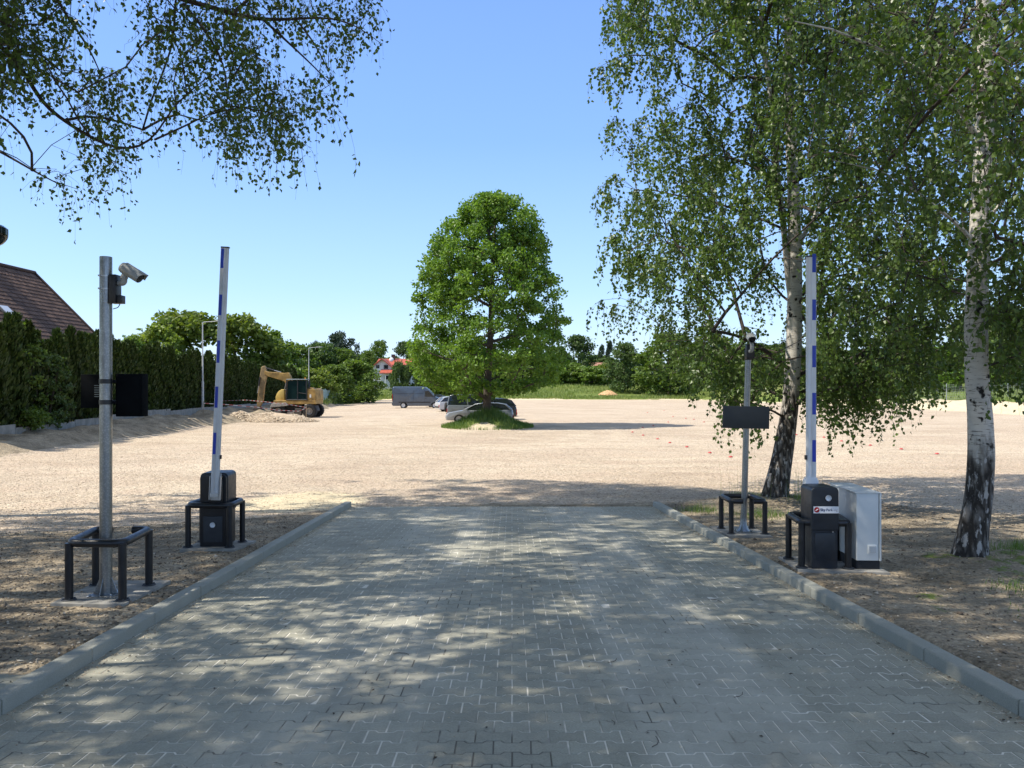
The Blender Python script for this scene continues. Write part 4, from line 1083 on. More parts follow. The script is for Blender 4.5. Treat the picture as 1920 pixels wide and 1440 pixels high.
def birch_left():
    """its stem stands outside the frame; the limbs reach over the drive."""
    rng = np.random.default_rng(23)
    bx, by = -8.3, 6.4; g = gz1(bx, by)
    pts = [(bx, by, g-.1), (bx+.1, by, g+1.5), (bx+.15, by+.05, g+4), (bx, by+.1, g+7), (bx+.1, by, g+12), (bx+.2, by, g+18)]; rad = [.24, .2, .17, .13, .08, .02]
    tm, TP, TR = trunk_mesh('trunk', pts, rad, step=.15, seed=12)
    def lp(L): return pxpath(L)
    la, ra = lp([(-420, 40, 7.0, .05), (-150, 30, 7.2, .045), (0, 78, 7.3, .036), (28, 111, 7.3, .034), (59, 154, 7.3, .031), (75, 194, 7.3, .029), (119, 226, 7.3, .027), (174, 261, 7.3, .024), (234, 287, 7.3, .02), (277, 273, 7.3, .017), (297, 253, 7.3, .015), (317, 206, 7.2, .012), (350, 175, 7.2, .010), (388, 146, 7.1, .007)])
    lb, rb = lp([(-300, -330, 7.2, .06), (0, -230, 7.2, .052), (180, -110, 7.2, .045), (280, -40, 7.2, .04), (329, 0, 7.1, .036), (376, 6, 7.1, .033), (435, 26, 7.1, .03), (483, 38, 7.0, .026), (554, 36, 7.0, .018), (620, 30, 6.9, .012), (680, 50, 6.9, .007), (712, 80, 6.9, .004)])
    lc, rc = lp([(435, 26, 7.1, .018), (455, 12, 7.2, .016), (475, -10, 7.3, .014), (520, -60, 7.5, .01)])
    ld, rd = lp([(345, 8, 7.1, .016), (370, 38, 7.0, .014), (392, 67, 6.9, .012), (420, 111, 6.9, .009), (428, 158, 6.8, .007), (426, 198, 6.8, .004)])
    le, re_ = lp([(495, 38, 7.0, .014), (530, 70, 6.9, .011), (570, 107, 6.9, .008), (600, 135, 6.9, .006), (620, 158, 6.8, .004)])
    lf, rf = lp([(60, -120, 7.5, .02), (107, 0, 7.4, .015), (131, 40, 7.3, .012), (170, 91, 7.2, .009), (185, 130, 7.2, .005)])
    lg, rg = lp([(-200, 200, 7.6, .02), (0, 282, 7.6, .014), (60, 320, 7.6, .01), (120, 350, 7.6, .005)])
    lh, rh = lp([(0, 78, 7.3, .02), (25, 60, 7.4, .018), (60, 85, 7.5, .014), (110, 130, 7.6, .009)])
    li, ri = lp([(290, 262, 7.3, .011), (340, 240, 7.2, .009), (390, 215, 7.2, .006), (420, 200, 7.1, .004)])
    lj, rj = lp([(554, 36, 7.0, .01), (590, 75, 6.9, .008), (615, 130, 6.9, .005)])
    ra, rb = [q*.62 for q in ra], [q*.66 for q in rb]
    limbs = [(la, ra), (lb, rb), (lc, rc), (ld, rd), (le, re_), (lf, rf), (lg, rg), (lh, rh), (li, ri), (lj, rj)]
    T = list(map(tuple, TP)); trs = [(T, list(TR), -1)]
    nz = [min(range(len(T)), key=lambda i: abs(T[i][2]-a[0][2]+.6)) for a, b in limbs]
    link_to = [nz[0], nz[1], len(T)+len(la)+6, 0, 0, nz[5], nz[6], 0, 0, 0]
    for (a, b), q in zip(limbs, link_to): trs.append((a, b, q))
    # where foliage shows: right-hand boundary and lower boundary of the hanging crown
    A = []
    def low(px):   # lowest leaf row by column
        return np.interp(px, [-60, 0, 50, 120, 200, 250, 300, 330, 370, 420, 470, 520, 560, 610, 650, 690, 730], [425, 415, 385, 425, 405, 345, 300, 290, 260, 385, 330, 340, 345, 300, 200, 140, 60])
    while len(A) < 500:
        px = rng.uniform(-60, 722); py = rng.uniform(-60, 400); d = rng.uniform(6.2, 8.6)
        lim = low(px)
        hang = rng.uniform(.15, .65)*1440/d*.55
        if py+rng.uniform(.40, .62)*1440/d > lim+12: continue
        nn = float(vnoise([px*.011], [py*.011], d*.5, 33)[0])
        if nn < -.22: continue
        if rng.random() > np.interp(px, [0, 250, 420, 720], [1, .75, .75, .62]): continue
        A.append(tuple(at(px, py, d)))
    n_vis = len(A)
    # the rest of the crown, above and outside the picture
    while len(A) < n_vis+2500:
        z = rng.uniform(4.5, 19); Rm = np.interp(z, [3, 5, 9, 14, 19], [3.5, 4.8, 5.4, 4.6, .8]); a = rng.uniform(0, 6.28); q = rng.random()**.5
        x = bx+.6+Rm*q*math.cos(a)*1.05; y = by+Rm*q*math.sin(a)
        px = 960+x/max(y, .5)*1440; py = 720-(z-CZ)/max(y, .5)*1440
        if y > .6 and px > -60 and py > -60: continue
        if float(vnoise([x*.5], [y*.5], z*.5, 44)[0]) < -.22: continue
        A.append((x, y, z))
    # unseen leafy twigs added above the picture to shade the drive
    while len(A) < n_vis+2500+1500:
        x = rng.uniform(-6, .3); y = rng.uniform(1.5, 11); z = rng.uniform(6.3, 9.5)
        if float(vnoise([x*.6], [y*.6], z*.5, 46)[0]) < -.15: continue
        py = 720-(z-.6-CZ)/y*1440; px = 960+x/y*1440
        if py > -70 and px > -60: continue
        A.append((x, y, z))
    A = np.array(A)
    bp = grow(trs, A, rng, seg=.3, tipr=.0020, kpow=.46, rise=.12, zpen=.6, maxr=.014)
    tw, L, G = hang_twigs(A, rng, 2.9, .15, .62, spread=.3, leafgap=.046, r=.0016)
    ok = ~((L[:, 1] > .5) & (960+L[:, 0]/np.maximum(L[:, 1], .5)*1440 > 740)) | (720-(L[:, 2]-CZ)/np.maximum(L[:, 1], .5)*1440 < -20)
    L, G = L[ok], G[ok]
    yy = np.maximum(L[:, 1], .5); Lvis = (L[:, 1] > .5) & (960+L[:, 0]/yy*1440 > -40) & (720-(L[:, 2]-CZ)/yy*1440 > -40)
    lm = [(resample(a, .12), None, np.array(a), b) for a, b in limbs]
    bp2 = []
    for P, _, a, b in lm:
        s0 = np.r_[0, np.cumsum(np.linalg.norm(np.diff(a, axis=0), axis=1))]; s = np.linspace(0, s0[-1], len(P)); bp2.append((P, np.interp(s, s0, b)))
    # short struts that carry the two long limbs back to the stem
    for a, q in ((la, nz[0]), (lb, nz[1]), (lf, nz[5]), (lg, nz[6])):
        p = np.array(T[q]); e = np.array(a[0]); bp2.append((np.array([p, (p+e)/2+(0, 0, .15), e]), np.array([.075, .06, .05])))
    t = tree_thing('birch_tree', (bx, by, g), 'birch whose hanging leafy branches fill the top left of the picture', 'birch tree', 'birches by the drive', tm, M_BIRCH, bp+tw, M_TWIG, leaves_mesh('crown', L, np.where(Lvis, .045, .10)*rng.uniform(.7, 1.25, len(L)), rng, .8, .78, groups=G), M_BIRCHLEAF)
    o = link('limb', tubes_mesh('limb', bp2, (5, 6, 8, 12)), M_TWIG, t); o.data.transform(Matrix.Translation(-t.location))
    return len(L)
def offframe_birch(x0, y0, H, Rr, seed, label, n=620, per=2.6, zlo=3.2, dens=-.2):
    rng = np.random.default_rng(seed); g = gz1(x0, y0)
    pts = [(x0, y0, g-.1), (x0+.1, y0, g+H*.3), (x0, y0+.1, g+H*.7), (x0, y0, g+H)]
    tm, TP, TR = trunk_mesh('trunk', pts, [.22, .17, .1, .02], step=.3, n=12, seed=seed)
    A = []
    while len(A) < n:
        z = rng.uniform(zlo, H+g); Rm = Rr*np.interp(z, [2, 4, H*.55, H*.85, H], [.6, .95, 1, .6, .1]); a = rng.uniform(0, 6.28); q = rng.random()**.5
        x = x0+Rm*q*math.cos(a); y = y0+Rm*q*math.sin(a)
        px = 960+x/max(y, .3)*1440; py = 720-(z-CZ)/max(y, .3)*1440
        if y > .3 and -45 < px < 1965 and py > -90: continue
        if float(vnoise([x*.5], [y*.5], z*.5, seed)[0]) < dens: continue
        A.append((x, y, z))
    A = np.array(A)
    bp = grow([(list(map(tuple, TP)), list(TR), -1)], A, rng, seg=.6, tipr=.0022, rise=.15, maxr=.022)
    tw, L, G = hang_twigs(A, rng, per, .2, .55, spread=.4, leafgap=.05)
    ok = ~((L[:, 1] > .3) & (960+L[:, 0]/np.maximum(L[:, 1], .3)*1440 > -12) & (960+L[:, 0]/np.maximum(L[:, 1], .3)*1440 < 1935) & (720-(L[:, 2]-CZ)/np.maximum(L[:, 1], .3)*1440 > -20))
    tree_thing('birch_tree', (x0, y0, g), label, 'birch tree', 'birches by the drive', tm, M_BIRCH, bp, M_TWIG, leaves_mesh('crown', L[ok], .10, rng, .8, .8, groups=G[ok]), M_BIRCHLEAF)
birch_far(); birch_near(); birch_left()
offframe_birch(-14.2, 8.8, 16, 4.6, 51, 'birch standing farthest left outside the picture', 1500, 5)
offframe_birch(-11.0, 13.0, 20, 5.2, 55, 'tall birch left of the lot whose high crown shades the end of the drive', 2300, 5, 8.6)
offframe_birch(-9.3, 0.6, 19, 5.2, 52, 'birch standing left and level with the viewer', 2200, 5)
offframe_birch(11.5, 11.8, 13, 4.0, 53, 'birch standing right of the white barked one outside the picture', 700, 2.6)
offframe_birch(-3.8, -1.5, 13, 4.2, 54, 'birch standing behind the viewer left of the drive', 1000, 3.6, 4.5)

# ------------------------------------------------------------------ broadleaf, conifer, hedge
def clump_leaves(A, rng, per, rad, size, droop=.25, wide=.85, squash=.75, shell=.45):
    N = len(A); k = per
    d = rng.normal(0, 1, (N, k, 3)); d /= np.linalg.norm(d, axis=2)[:, :, None]
    rr = rad*rng.uniform(.75, 1.25, (N, 1, 1))*(shell+(1-shell)*rng.random((N, k, 1)))
    P = A[:, None]+d*rr*np.array([1, 1, squash]); g = np.repeat(rng.random(N), k)
    return leaves_mesh('crown', P.reshape(-1, 3), size, rng, droop, wide, .15, groups=g, flat=.35)
M_BARK = plain('rough_bark', (.075, .06, .048), .9, 0, .35, 5)
M_LEAF_OAK = leafy_mat('fresh_broad_leaf', (.085, .175, .022), (.20, .32, .05), .42, .45, .4)
M_LEAF_MID = leafy_mat('mid_green_leaf', (.075, .135, .024), (.16, .235, .045), .38, .5, .35)
M_LEAF_DARK = leafy_mat('dark_green_leaf', (.045, .088, .024), (.10, .155, .04), .3, .5, .35)
M_LEAF_YEL = leafy_mat('yellow_green_leaf', (.11, .165, .024), (.21, .27, .052), .38, .5, .35)
M_NEEDLE = leafy_mat('conifer_needle', (.02, .042, .022), (.05, .08, .04), .12, .6, .3)
M_THUJA = leafy_mat('thuja_spray', (.008, .02, .004), (.055, .09, .012), .08, .6, .3)
def island_tree():
    rng = np.random.default_rng(61)
    D = 45.8; x0 = -1.42; g = gz1(x0, D)
    pts, rad = pxpath([(914, 780, D, .27), (913, 740, D, .23), (916, 690, D, .20), (920, 620, D, .17), (922, 540, D, .14), (926, 460, D, .10), (930, 400, D, .05), (932, 372, D, .02)])
    pts[0] = (pts[0][0], D, g-.2)
    tm, TP, TR = trunk_mesh('trunk', pts, rad, step=.25, n=14, seed=5)
    ys = [362, 385, 420, 450, 500, 550, 600, 640, 675, 700, 718, 732]
    lx = [918, 862, 836, 812, 793, 781, 786, 776, 772, 778, 800, 850]; rx = [943, 990, 1010, 1020, 1034, 1054, 1070, 1070, 1064, 1050, 1030, 975]
    A = []
    while len(A) < 740:
        py = rng.uniform(366, 731); l, r = np.interp(py, ys, lx)+3, np.interp(py, ys, rx)-3
        hw = (r-l)/2/1440*D*1.02; cx = ((l+r)/2-960)/1440*D; a = rng.uniform(0, 6.28); q = rng.random()**.33
        x = cx+hw*q*math.cos(a); y = D+hw*.92*q*math.sin(a); z = CZ+(720-py)/1440*D
        lob = float(vnoise([math.cos(a)*1.5+3], [math.sin(a)*1.5], z*.45, 13)[0])
        x = cx+(x-cx)*(1+.10*lob); y = D+(y-D)*(1+.10*lob)
        n = float(vnoise([x*.85], [y*.85], z*.95, 3)[0])
        if n < -.18 and rng.random() < .93: continue
        if q < .5 and rng.random() < .35: continue
        A.append((x, y, z))
    for _ in range(12): A.append(tuple(at(rng.uniform(860, 965), rng.uniform(722, 744), D+rng.uniform(-2.2, 1.5))))
    A = np.array(A)
    bp = grow([(list(map(tuple, TP)), list(TR), -1)], A, rng, seg=.6, tipr=.014, kpow=.46, rise=.02, zpen=1.0, maxr=.11)
    tree_thing('broadleaf_tree', (x0, D, g), 'lone full crowned green broadleaf tree on the grassy mound', 'tree', None, tm, M_BARK, bp, M_BARK, clump_leaves(A, rng, 80, .50, .175), M_LEAF_OAK)
island_tree()
def bg_tree_meshes(seed, H, Rr, nclump, per, clr, leaf, low=.12, shape='round'):
    rng = np.random.default_rng(seed)
    TP = [(0, 0, -.3), (.1, 0, H*.25), (0, .1, H*.6), (.05, 0, H*.95)]
    tm, P, r = trunk_mesh('trunk', TP, [H*.022, H*.017, H*.01, .02], step=.6, n=8, seed=seed, flare=.2)
    A = []
    while len(A) < nclump:
        u = rng.random(); z = H*(low+(1-low)*u)*.97
        prof = {'round': math.sin(math.pi*min(.97, .18+.8*u))**.6, 'cone': (1-u)**.7*.95+.08, 'tall': math.sin(math.pi*min(.98, .25+.72*u))**.5, 'pine': math.sin(math.pi*min(.97, .25+.7*u))**.8}[shape]
        a = rng.uniform(0, 6.28); q = rng.random()**.4; rm = Rr*prof
        x, y = rm*q*math.cos(a), rm*q*math.sin(a)
        if float(vnoise([x*1.6/Rr+seed], [y*1.6/Rr], z*3.4/H, seed)[0]) < -.14: continue
        A.append((x, y, z))
    A = np.array(A)
    bp = grow([(list(map(tuple, P)), list(r), -1)], A, rng, seg=1.2, tipr=.03, kpow=.42, rise=.05, maxr=.16)
    return tm, tubes_mesh('branches', bp, (3, 3, 4, 5)), clump_leaves(A, rng, per, clr, leaf)
BG = {}
def bg_kinds():
    BG['a'] = bg_tree_meshes(1, 10, 4.4, 120, 44, .95, .46, .04)
    BG['b'] = bg_tree_meshes(2, 10, 4.0, 120, 44, .9, .44, .05, 'tall')
    BG['c'] = bg_tree_meshes(3, 10, 5.0, 130, 42, 1.0, .5, .02)
    BG['d'] = bg_tree_meshes(4, 10, 3.2, 110, 44, .8, .4, .05, 'cone')
    BG['p'] = bg_tree_meshes(5, 10, 3.4, 70, 70, .75, .30, .38, 'pine')
    BG['s'] = bg_tree_meshes(6, 3, 2.0, 80, 60, .45, .26, .03)
bg_kinds()
KM = {'oak': M_LEAF_OAK, 'mid': M_LEAF_MID, 'dark': M_LEAF_DARK, 'yel': M_LEAF_YEL, 'ned': M_NEEDLE}
_bgc = {}
def bgtree(kind, px, pytop, d, wide, mat, label, group, cat='tree', name='tree', rz=None, base=None):
    """px column, row of the top, distance; wide = crown width in photo pixels."""
    x = (px-960)/1440*d; g = gz1(x, d) if base is None else base
    H = max(1.2, (CZ+(720-pytop)/1440*d-g)*1.08); h0 = 3 if kind == 's' else 10; r0 = {'a': 4.4, 'b': 4.0, 'c': 5.0, 'd': 3.2, 'p': 3.4, 's': 2.0}[kind]+.7
    w = wide/1440*d/2*1.38
    t = thing(name, (x, d, g), label, cat, group, rz if rz is not None else (px*1.7+d) % 6.28)
    tm, bm_, lm = BG[kind]
    t.scale = (w/r0, w/r0, H/h0)
    for nm, me, mt in (('trunk', tm, M_BARK), ('branches', bm_, M_BARK), ('crown', lm, KM[mat])):
        key = (me.name, mt.name)
        if key not in _bgc:
            m2 = me if not me.materials else me.copy(); m2.materials.clear(); m2.materials.append(mt); _bgc[key] = m2
        o = bpy.data.objects.new(nm, _bgc[key]); COL.objects.link(o); o.parent = t
def far_trees():
    rng = random.Random(5)
    G = 'trees beyond the hedge on the left'
    for k, px, py, d, w, m, lb in (
        ('c', 345, 598, 92, 170, 'yel', 'rounded yellow green tree rising over the hedge beside the first street lamp'),
        ('c', 440, 605, 98, 150, 'yel', 'rounded yellow green tree behind the left boom over the hedge'),
        ('a', 505, 632, 102, 110, 'mid', 'mid green tree over the hedge between boom and excavator arm'),
        ('a', 295, 622, 86, 110, 'yel', 'yellow green tree top over the hedge right of the camera pole'),
        ('a', 250, 640, 84, 80, 'mid', 'low green tree top just right of the camera pole'),
        ('a', 552, 655, 112, 90, 'mid', 'green tree behind the excavator arm'),
        ('b', 600, 652, 118, 80, 'dark', 'dark green tree behind the second street lamp'),
        ('p', 642, 628, 135, 62, 'ned', 'dark pine tree with ragged crown standing above the others'),
        ('p', 594, 645, 135, 22, 'ned', 'narrow pine top right of the second street lamp'),
        ('a', 640, 662, 120, 80, 'mid', 'bushy green tree in front of the dark pine'),
        ('c', 668, 682, 116, 90, 'mid', 'wide bushy tree left of the red roofed white house'),
        ('s', 585, 695, 100, 90, 'yel', 'bright low bush behind the excavator cab'),
        ('s', 540, 690, 96, 80, 'mid', 'low dark bush behind the excavator boom'),
        ('a', 628, 690, 108, 70, 'mid', 'green bush above the pale slatted fence'),
        ('b', 712, 645, 215, 42, 'mid', 'round tree top behind the left end of the red roof'),
        ('b', 757, 647, 215, 42, 'dark', 'dark tree top behind the right end of the red roof'),
        ('b', 690, 662, 190, 40, 'mid', 'slim tree left of the white house'),
        ('a', 790, 655, 190, 60, 'mid', 'green tree right of the white house behind the lone tree'),
        ('s', 748, 684, 150, 34, 'dark', 'dark round bush in front of the white house'),
        ('s', 770, 688, 150, 34, 'dark', 'dark bush in front of the right part of the red roof')):
        bgtree(k, px, py, d, w, m, lb, G)
    G = 'trees and bushes beyond the meadow'
    for k, px, py, d, w, m, lb in (
        ('b', 1085, 636, 205, 62, 'dark', 'dark rounded tree directly right of the lone tree'),
        ('a', 1045, 655, 200, 60, 'dark', 'dark tree partly behind the right edge of the lone tree'),
        ('d', 1128, 652, 240, 22, 'ned', 'thin dark conifer top above the orange roof'),
        ('d', 1143, 645, 240, 24, 'ned', 'taller thin conifer beside the round bush'),
        ('b', 1170, 650, 165, 62, 'dark', 'egg shaped dark green bush tree standing free on the meadow'),
        ('a', 1255, 634, 160, 110, 'mid', 'broad green tree with low branches on the meadow edge'),
        ('a', 1222, 668, 175, 50, 'mid', 'lighter small tree left of the broad meadow tree'),
        ('b', 1318, 655, 165, 70, 'yel', 'yellow green tree between broad meadow tree and sign pole'),
        ('a', 1352, 640, 162, 80, 'mid', 'green tree left of the thin sign pole'),
        ('c', 1410, 650, 158, 110, 'dark', 'dark tree behind the thin sign pole'),
        ('a', 1470, 650, 155, 90, 'mid', 'green tree behind the leaning birch stem'),
        ('b', 1530, 655, 150, 80, 'yel', 'yellow green tree behind the right boom'),
        ('c', 1590, 662, 145, 100, 'mid', 'green tree behind the thin white lamp post'),
        ('a', 1650, 668, 135, 90, 'mid', 'green tree left of the wire fence'),
        ('a', 1760, 655, 122, 110, 'oak', 'bright green tree behind the wire fence'),
        ('c', 1715, 690, 118, 90, 'yel', 'bright bush over the wire fence'),
        ('a', 1800, 700, 105, 110, 'oak', 'bright low tree left of the white birch stem'),
        ('b', 1815, 610, 125, 100, 'dark', 'tall dark tree behind the white birch stem'),
        ('a', 1880, 585, 112, 120, 'mid', 'tall green tree right of the white birch stem'),
        ('c', 1940, 600, 105, 120, 'mid', 'green tree at the right edge of the picture'),
        ('s', 1065, 684, 190, 80, 'mid', 'low hedge like bush right of the lone tree'),
        ('s', 1105, 690, 185, 70, 'mid', 'low round bush below the orange roof'),
        ('s', 1140, 684, 190, 60, 'yel', 'pale bush between orange roof and egg shaped bush tree'),
        ('s', 1010, 690, 190, 90, 'mid', 'low bush behind the lower crown of the lone tree'),
        ('a', 985, 660, 205, 70, 'mid', 'tree hidden behind the lone tree on its right'),
        ('a', 860, 665, 205, 80, 'mid', 'tree hidden behind the lone tree on its left'),
        ('a', 920, 660, 210, 80, 'dark', 'tree hidden behind the stem of the lone tree'),
        ('s', 820, 700, 160, 80, 'yel', 'pale bush left under the lone tree'),
        ('s', 1390, 705, 140, 70, 'yel', 'low pale bush left of the sign plate'),
        ('s', 1500, 712, 135, 80, 'mid', 'low bush between leaning birch and right boom'),
        ('s', 1640, 718, 118, 80, 'mid', 'low bush at the left end of the wire fence')):
        bgtree(k, px, py, d, w, m, lb, G)
    for i in range(64):
        px = -260+i*38+rng.uniform(-12, 12); d = rng.uniform(235, 300)
        bgtree(rng.choice('abca'), px, rng.uniform(668, 686), d, rng.uniform(60, 85), rng.choice(['dark', 'mid', 'dark']), 'dark green tree in the distant row '+('behind the left hedge' if px < 560 else 'left of the lone broadleaf tree' if px < 780 else 'behind the lone broadleaf tree' if px < 1075 else 'between the lone tree and the leaning birch' if px < 1430 else 'between the two birch stems' if px < 1810 else 'right of the white birch stem'), 'distant row of trees')
far_trees()
def thuja_kind(seed):
    rng = np.random.default_rng(seed); N = 2600; H = 4.15
    u = rng.random(N)**.8; z = .05+H*u; a = rng.uniform(0, 6.28, N)
    prof = np.minimum(1, (1-u)*1.9)**.95*(.9+.18*np.sin(a*3+seed))+.03; r = .50*prof*(.72+.28*rng.random(N)**.5)*(1+.25*vnoise(np.cos(a)*2, z*2.2, np.sin(a)*2, seed))
    P = np.stack([r*np.cos(a), r*np.sin(a), z], 1)
    d = np.stack([np.cos(a)*.30, np.sin(a)*.30, np.full(N, 1.0)], 1)+rng.normal(0, .22, (N, 3)); d /= np.linalg.norm(d, axis=1)[:, None]
    s = np.cross(d, np.stack([np.cos(a), np.sin(a), np.zeros(N)], 1)+rng.normal(0, .5, (N, 3))); s /= np.linalg.norm(s, axis=1)[:, None]
    L = rng.uniform(.16, .34, N)[:, None]
    V = np.stack([P, P+d*L*.5+s*L*.22, P+d*L, P+d*L*.5-s*L*.22], 1).reshape(-1, 3)
    t = np.clip(.65*rng.random(N)+.35*u, 0, 1)
    me = npmesh('crown', V, np.arange(4*N).reshape(N, 4), False, {'tint': ('FACE', t)}); me.materials.append(M_THUJA)
    m = MB(); m.cyl((0, 0, -.1), (0, 0, H*.85), .06, .015, 7); tm = m.mesh('trunk'); tm.materials.append(M_BARK)
    return tm, me
def hedge():
    rng = random.Random(3); K = [thuja_kind(i) for i in (1, 2, 3, 4)]
    def hl(x, y):
        px = 960+x/y*1440
        for lim, w in ((175, 'in the hedge left of the camera pole'), (285, 'in the hedge right behind the black box of the camera pole'), (372, 'in the hedge between the camera pole and the first street lamp'), (440, 'in the hedge behind the first street lamp and the leaning boom'), (480, 'in the hedge left of the excavator arm'), (9999, 'at the far end of the hedge behind the excavator arm')):
            if px < lim: return 'narrow dark green thuja '+w
    y = 27.5; i = 0
    while y < 92:
        x = hedge_x(y)+rng.uniform(-.12, .12)-.15; g = gz1(x, y)
        t = thing('thuja_tree', (x, y, g), hl(x, y), 'thuja', 'thujas of the left hedge', rng.uniform(0, 6.28))
        s = rng.uniform(.88, 1.1); t.scale = (1.12, 1.12, s*np.interp(y, [27, 50, 92], [1.0, .95, .88]))
        for nm, me in zip(('trunk', 'crown'), K[i % 4]):
            o = bpy.data.objects.new(nm, me); COL.objects.link(o); o.parent = t
        y += rng.uniform(.66, .82); i += 1
    # low concrete edging at the foot of the hedge
    me = None
    y = 28.0; mt = plain('edging_concrete', (.26, .26, .24), .9, 0, .3, 3)
    m = MB(); y0 = 28
    t = thing('edging_wall', (hedge_x(28)+.62, 28, gz1(hedge_x(28)+.62, 28)), 'low grey concrete edging boards along the foot of the thuja hedge', 'edging wall')
    b = Vector(t.location)
    while y0 < 90:
        y1 = y0+2.45; p = Vector((hedge_x(y0)+.62, y0, gz1(hedge_x(y0)+.62, y0))); q = Vector((hedge_x(y1)+.62, y1, gz1(hedge_x(y1)+.62, y1)))
        c = (p+q)/2-b; zt = .32+rng.uniform(-.03, .03)
        m = MB(); m.box((c.x, c.y, c.z+zt/2-.1), (.06, 2.44, zt+.2), (0, 0, math.atan2(-(q.x-p.x), q.y-p.y))); m.build('board', mt, t, .006, 1)
        y0 = y1+.01
hedge()
def shrub(px, pybase, d, W, H, n, leaf, mat, seed, label, dark=False):
    rng = np.random.default_rng(seed); x0 = (px-960)/1440*d; g = gz1(x0, d)
    A = []
    while len(A) < n:
        u = rng.random(); a = rng.uniform(0, 6.28); q = rng.random()**.5; r = W*(math.sin(math.pi*min(.95, .2+.75*u))**.6)*q
        A.append((x0+r*math.cos(a), d+r*math.sin(a), g+.15+u*H))
    A = np.array(A)
    m = MB(); paths = []
    for k in range(7):
        w = k*.9+seed; paths.append((np.array([(x0+.1*math.cos(w), d+.1*math.sin(w), g-.1), (x0+W*.3*math.cos(w), d+W*.3*math.sin(w), g+H*.45), (x0+W*.5*math.cos(w), d+W*.5*math.sin(w), g+H*.85)]), np.array([.03, .022, .01])))
    seeds = [(list(map(tuple, P)), list(r), -1) for P, r in paths]
    bp = grow([seeds[0]]+[(a, b, 0) for a, b, c in seeds[1:]], A, rng, seg=.5, tipr=.006, rise=.1, maxr=.02)
    tree_thing('shrub', (x0, d, g), label, 'shrub', 'shrubs at the left edge', None, None, paths+bp, M_TWIG, clump_leaves(A, rng, 26, .24, leaf, .4, .8), mat)
shrub(22, 805, 32.5, 1.5, 4.0, 170, .15, M_LEAF_MID, 71, 'tall loose dark shrub before the hedge at the left edge')
shrub(82, 800, 33.5, 1.2, 3.2, 110, .14, M_LEAF_DARK, 72, 'loose dark green shrub between the left edge shrub and the camera pole')
shrub(55, 800, 31.5, .75, .6, 45, .12, M_LEAF_MID, 73, 'low bright green shrub at the foot of the tall left edge shrub')
# ------------------------------------------------------------------ vehicles
def carpaint(name, c, metal=.35):
    t = NT(name); nz = t.noise(t.obj(), 3, 4)
    t.col(t.mix(1.0, c, t.ramp(nz, [(.3, .9), (.7, 1.05)]), 'MULTIPLY')); t.p(Metallic=metal, Roughness=.34, Coat_Weight=.6, Coat_Roughness=.08); return t.m
M_GLASS = plain('tinted_glass', (.012, .016, .017), .06, 0, .1, 3, Specular_IOR_Level=.7)
M_TYRE = plain('tyre_rubber', (.02, .02, .02), .85, 0, .2, 12)
M_RIM = plain('alloy_rim', (.45, .46, .47), .35, .7, .1, 12)
M_TRIM = plain('black_trim', (.02, .021, .023), .6, 0, .1, 9)
M_HEAD = plain('headlight_glass', (.62, .64, .66), .12, .2, .1, 12)
M_TAIL = plain('taillight_red', (.42, .01, .015), .18, 0, .1, 12)
M_PLATE = plain('plate_white', (.7, .7, .68), .5)
def wheel(t, x, y, r, w, side, rimmat=None):
    M = Matrix.Rotation(R(90)*side, 3, 'X')
    m = MB(); m.lathe([(r*.62, -w/2), (r*.9, -w/2), (r, -w*.36), (r, w*.36), (r*.9, w/2), (r*.62, w/2)], (x, y, r), 24, M); wh = m.build('tyre', M_TYRE)
    o = bpy.data.objects.new('wheel', None); COL.objects.link(o); o.parent = t; wh.parent = o
    m = MB(); m.lathe([(.0, -w*.30), (r*.18, -w*.34), (r*.22, -w*.22), (r*.55, -w*.26), (r*.62, -w*.46), (r*.645, -w*.5), (r*.63, w*.4)], (x, y, r), 24, M)
    for k in range(7):
        a = k*2*math.pi/7; c = Vector((x, y, r))+M @ Vector((math.cos(a)*r*.38, math.sin(a)*r*.38, -w*.33))
        m.box(c, (.03, .03, .03))
    m.build('rim', rimmat or M_RIM, o)
def arch(cx, r, z0, n=8):
    return [(cx+r*math.cos(math.pi-math.pi*k/n), z0+r*math.sin(math.pi-math.pi*k/n)) for k in range(n+1)]
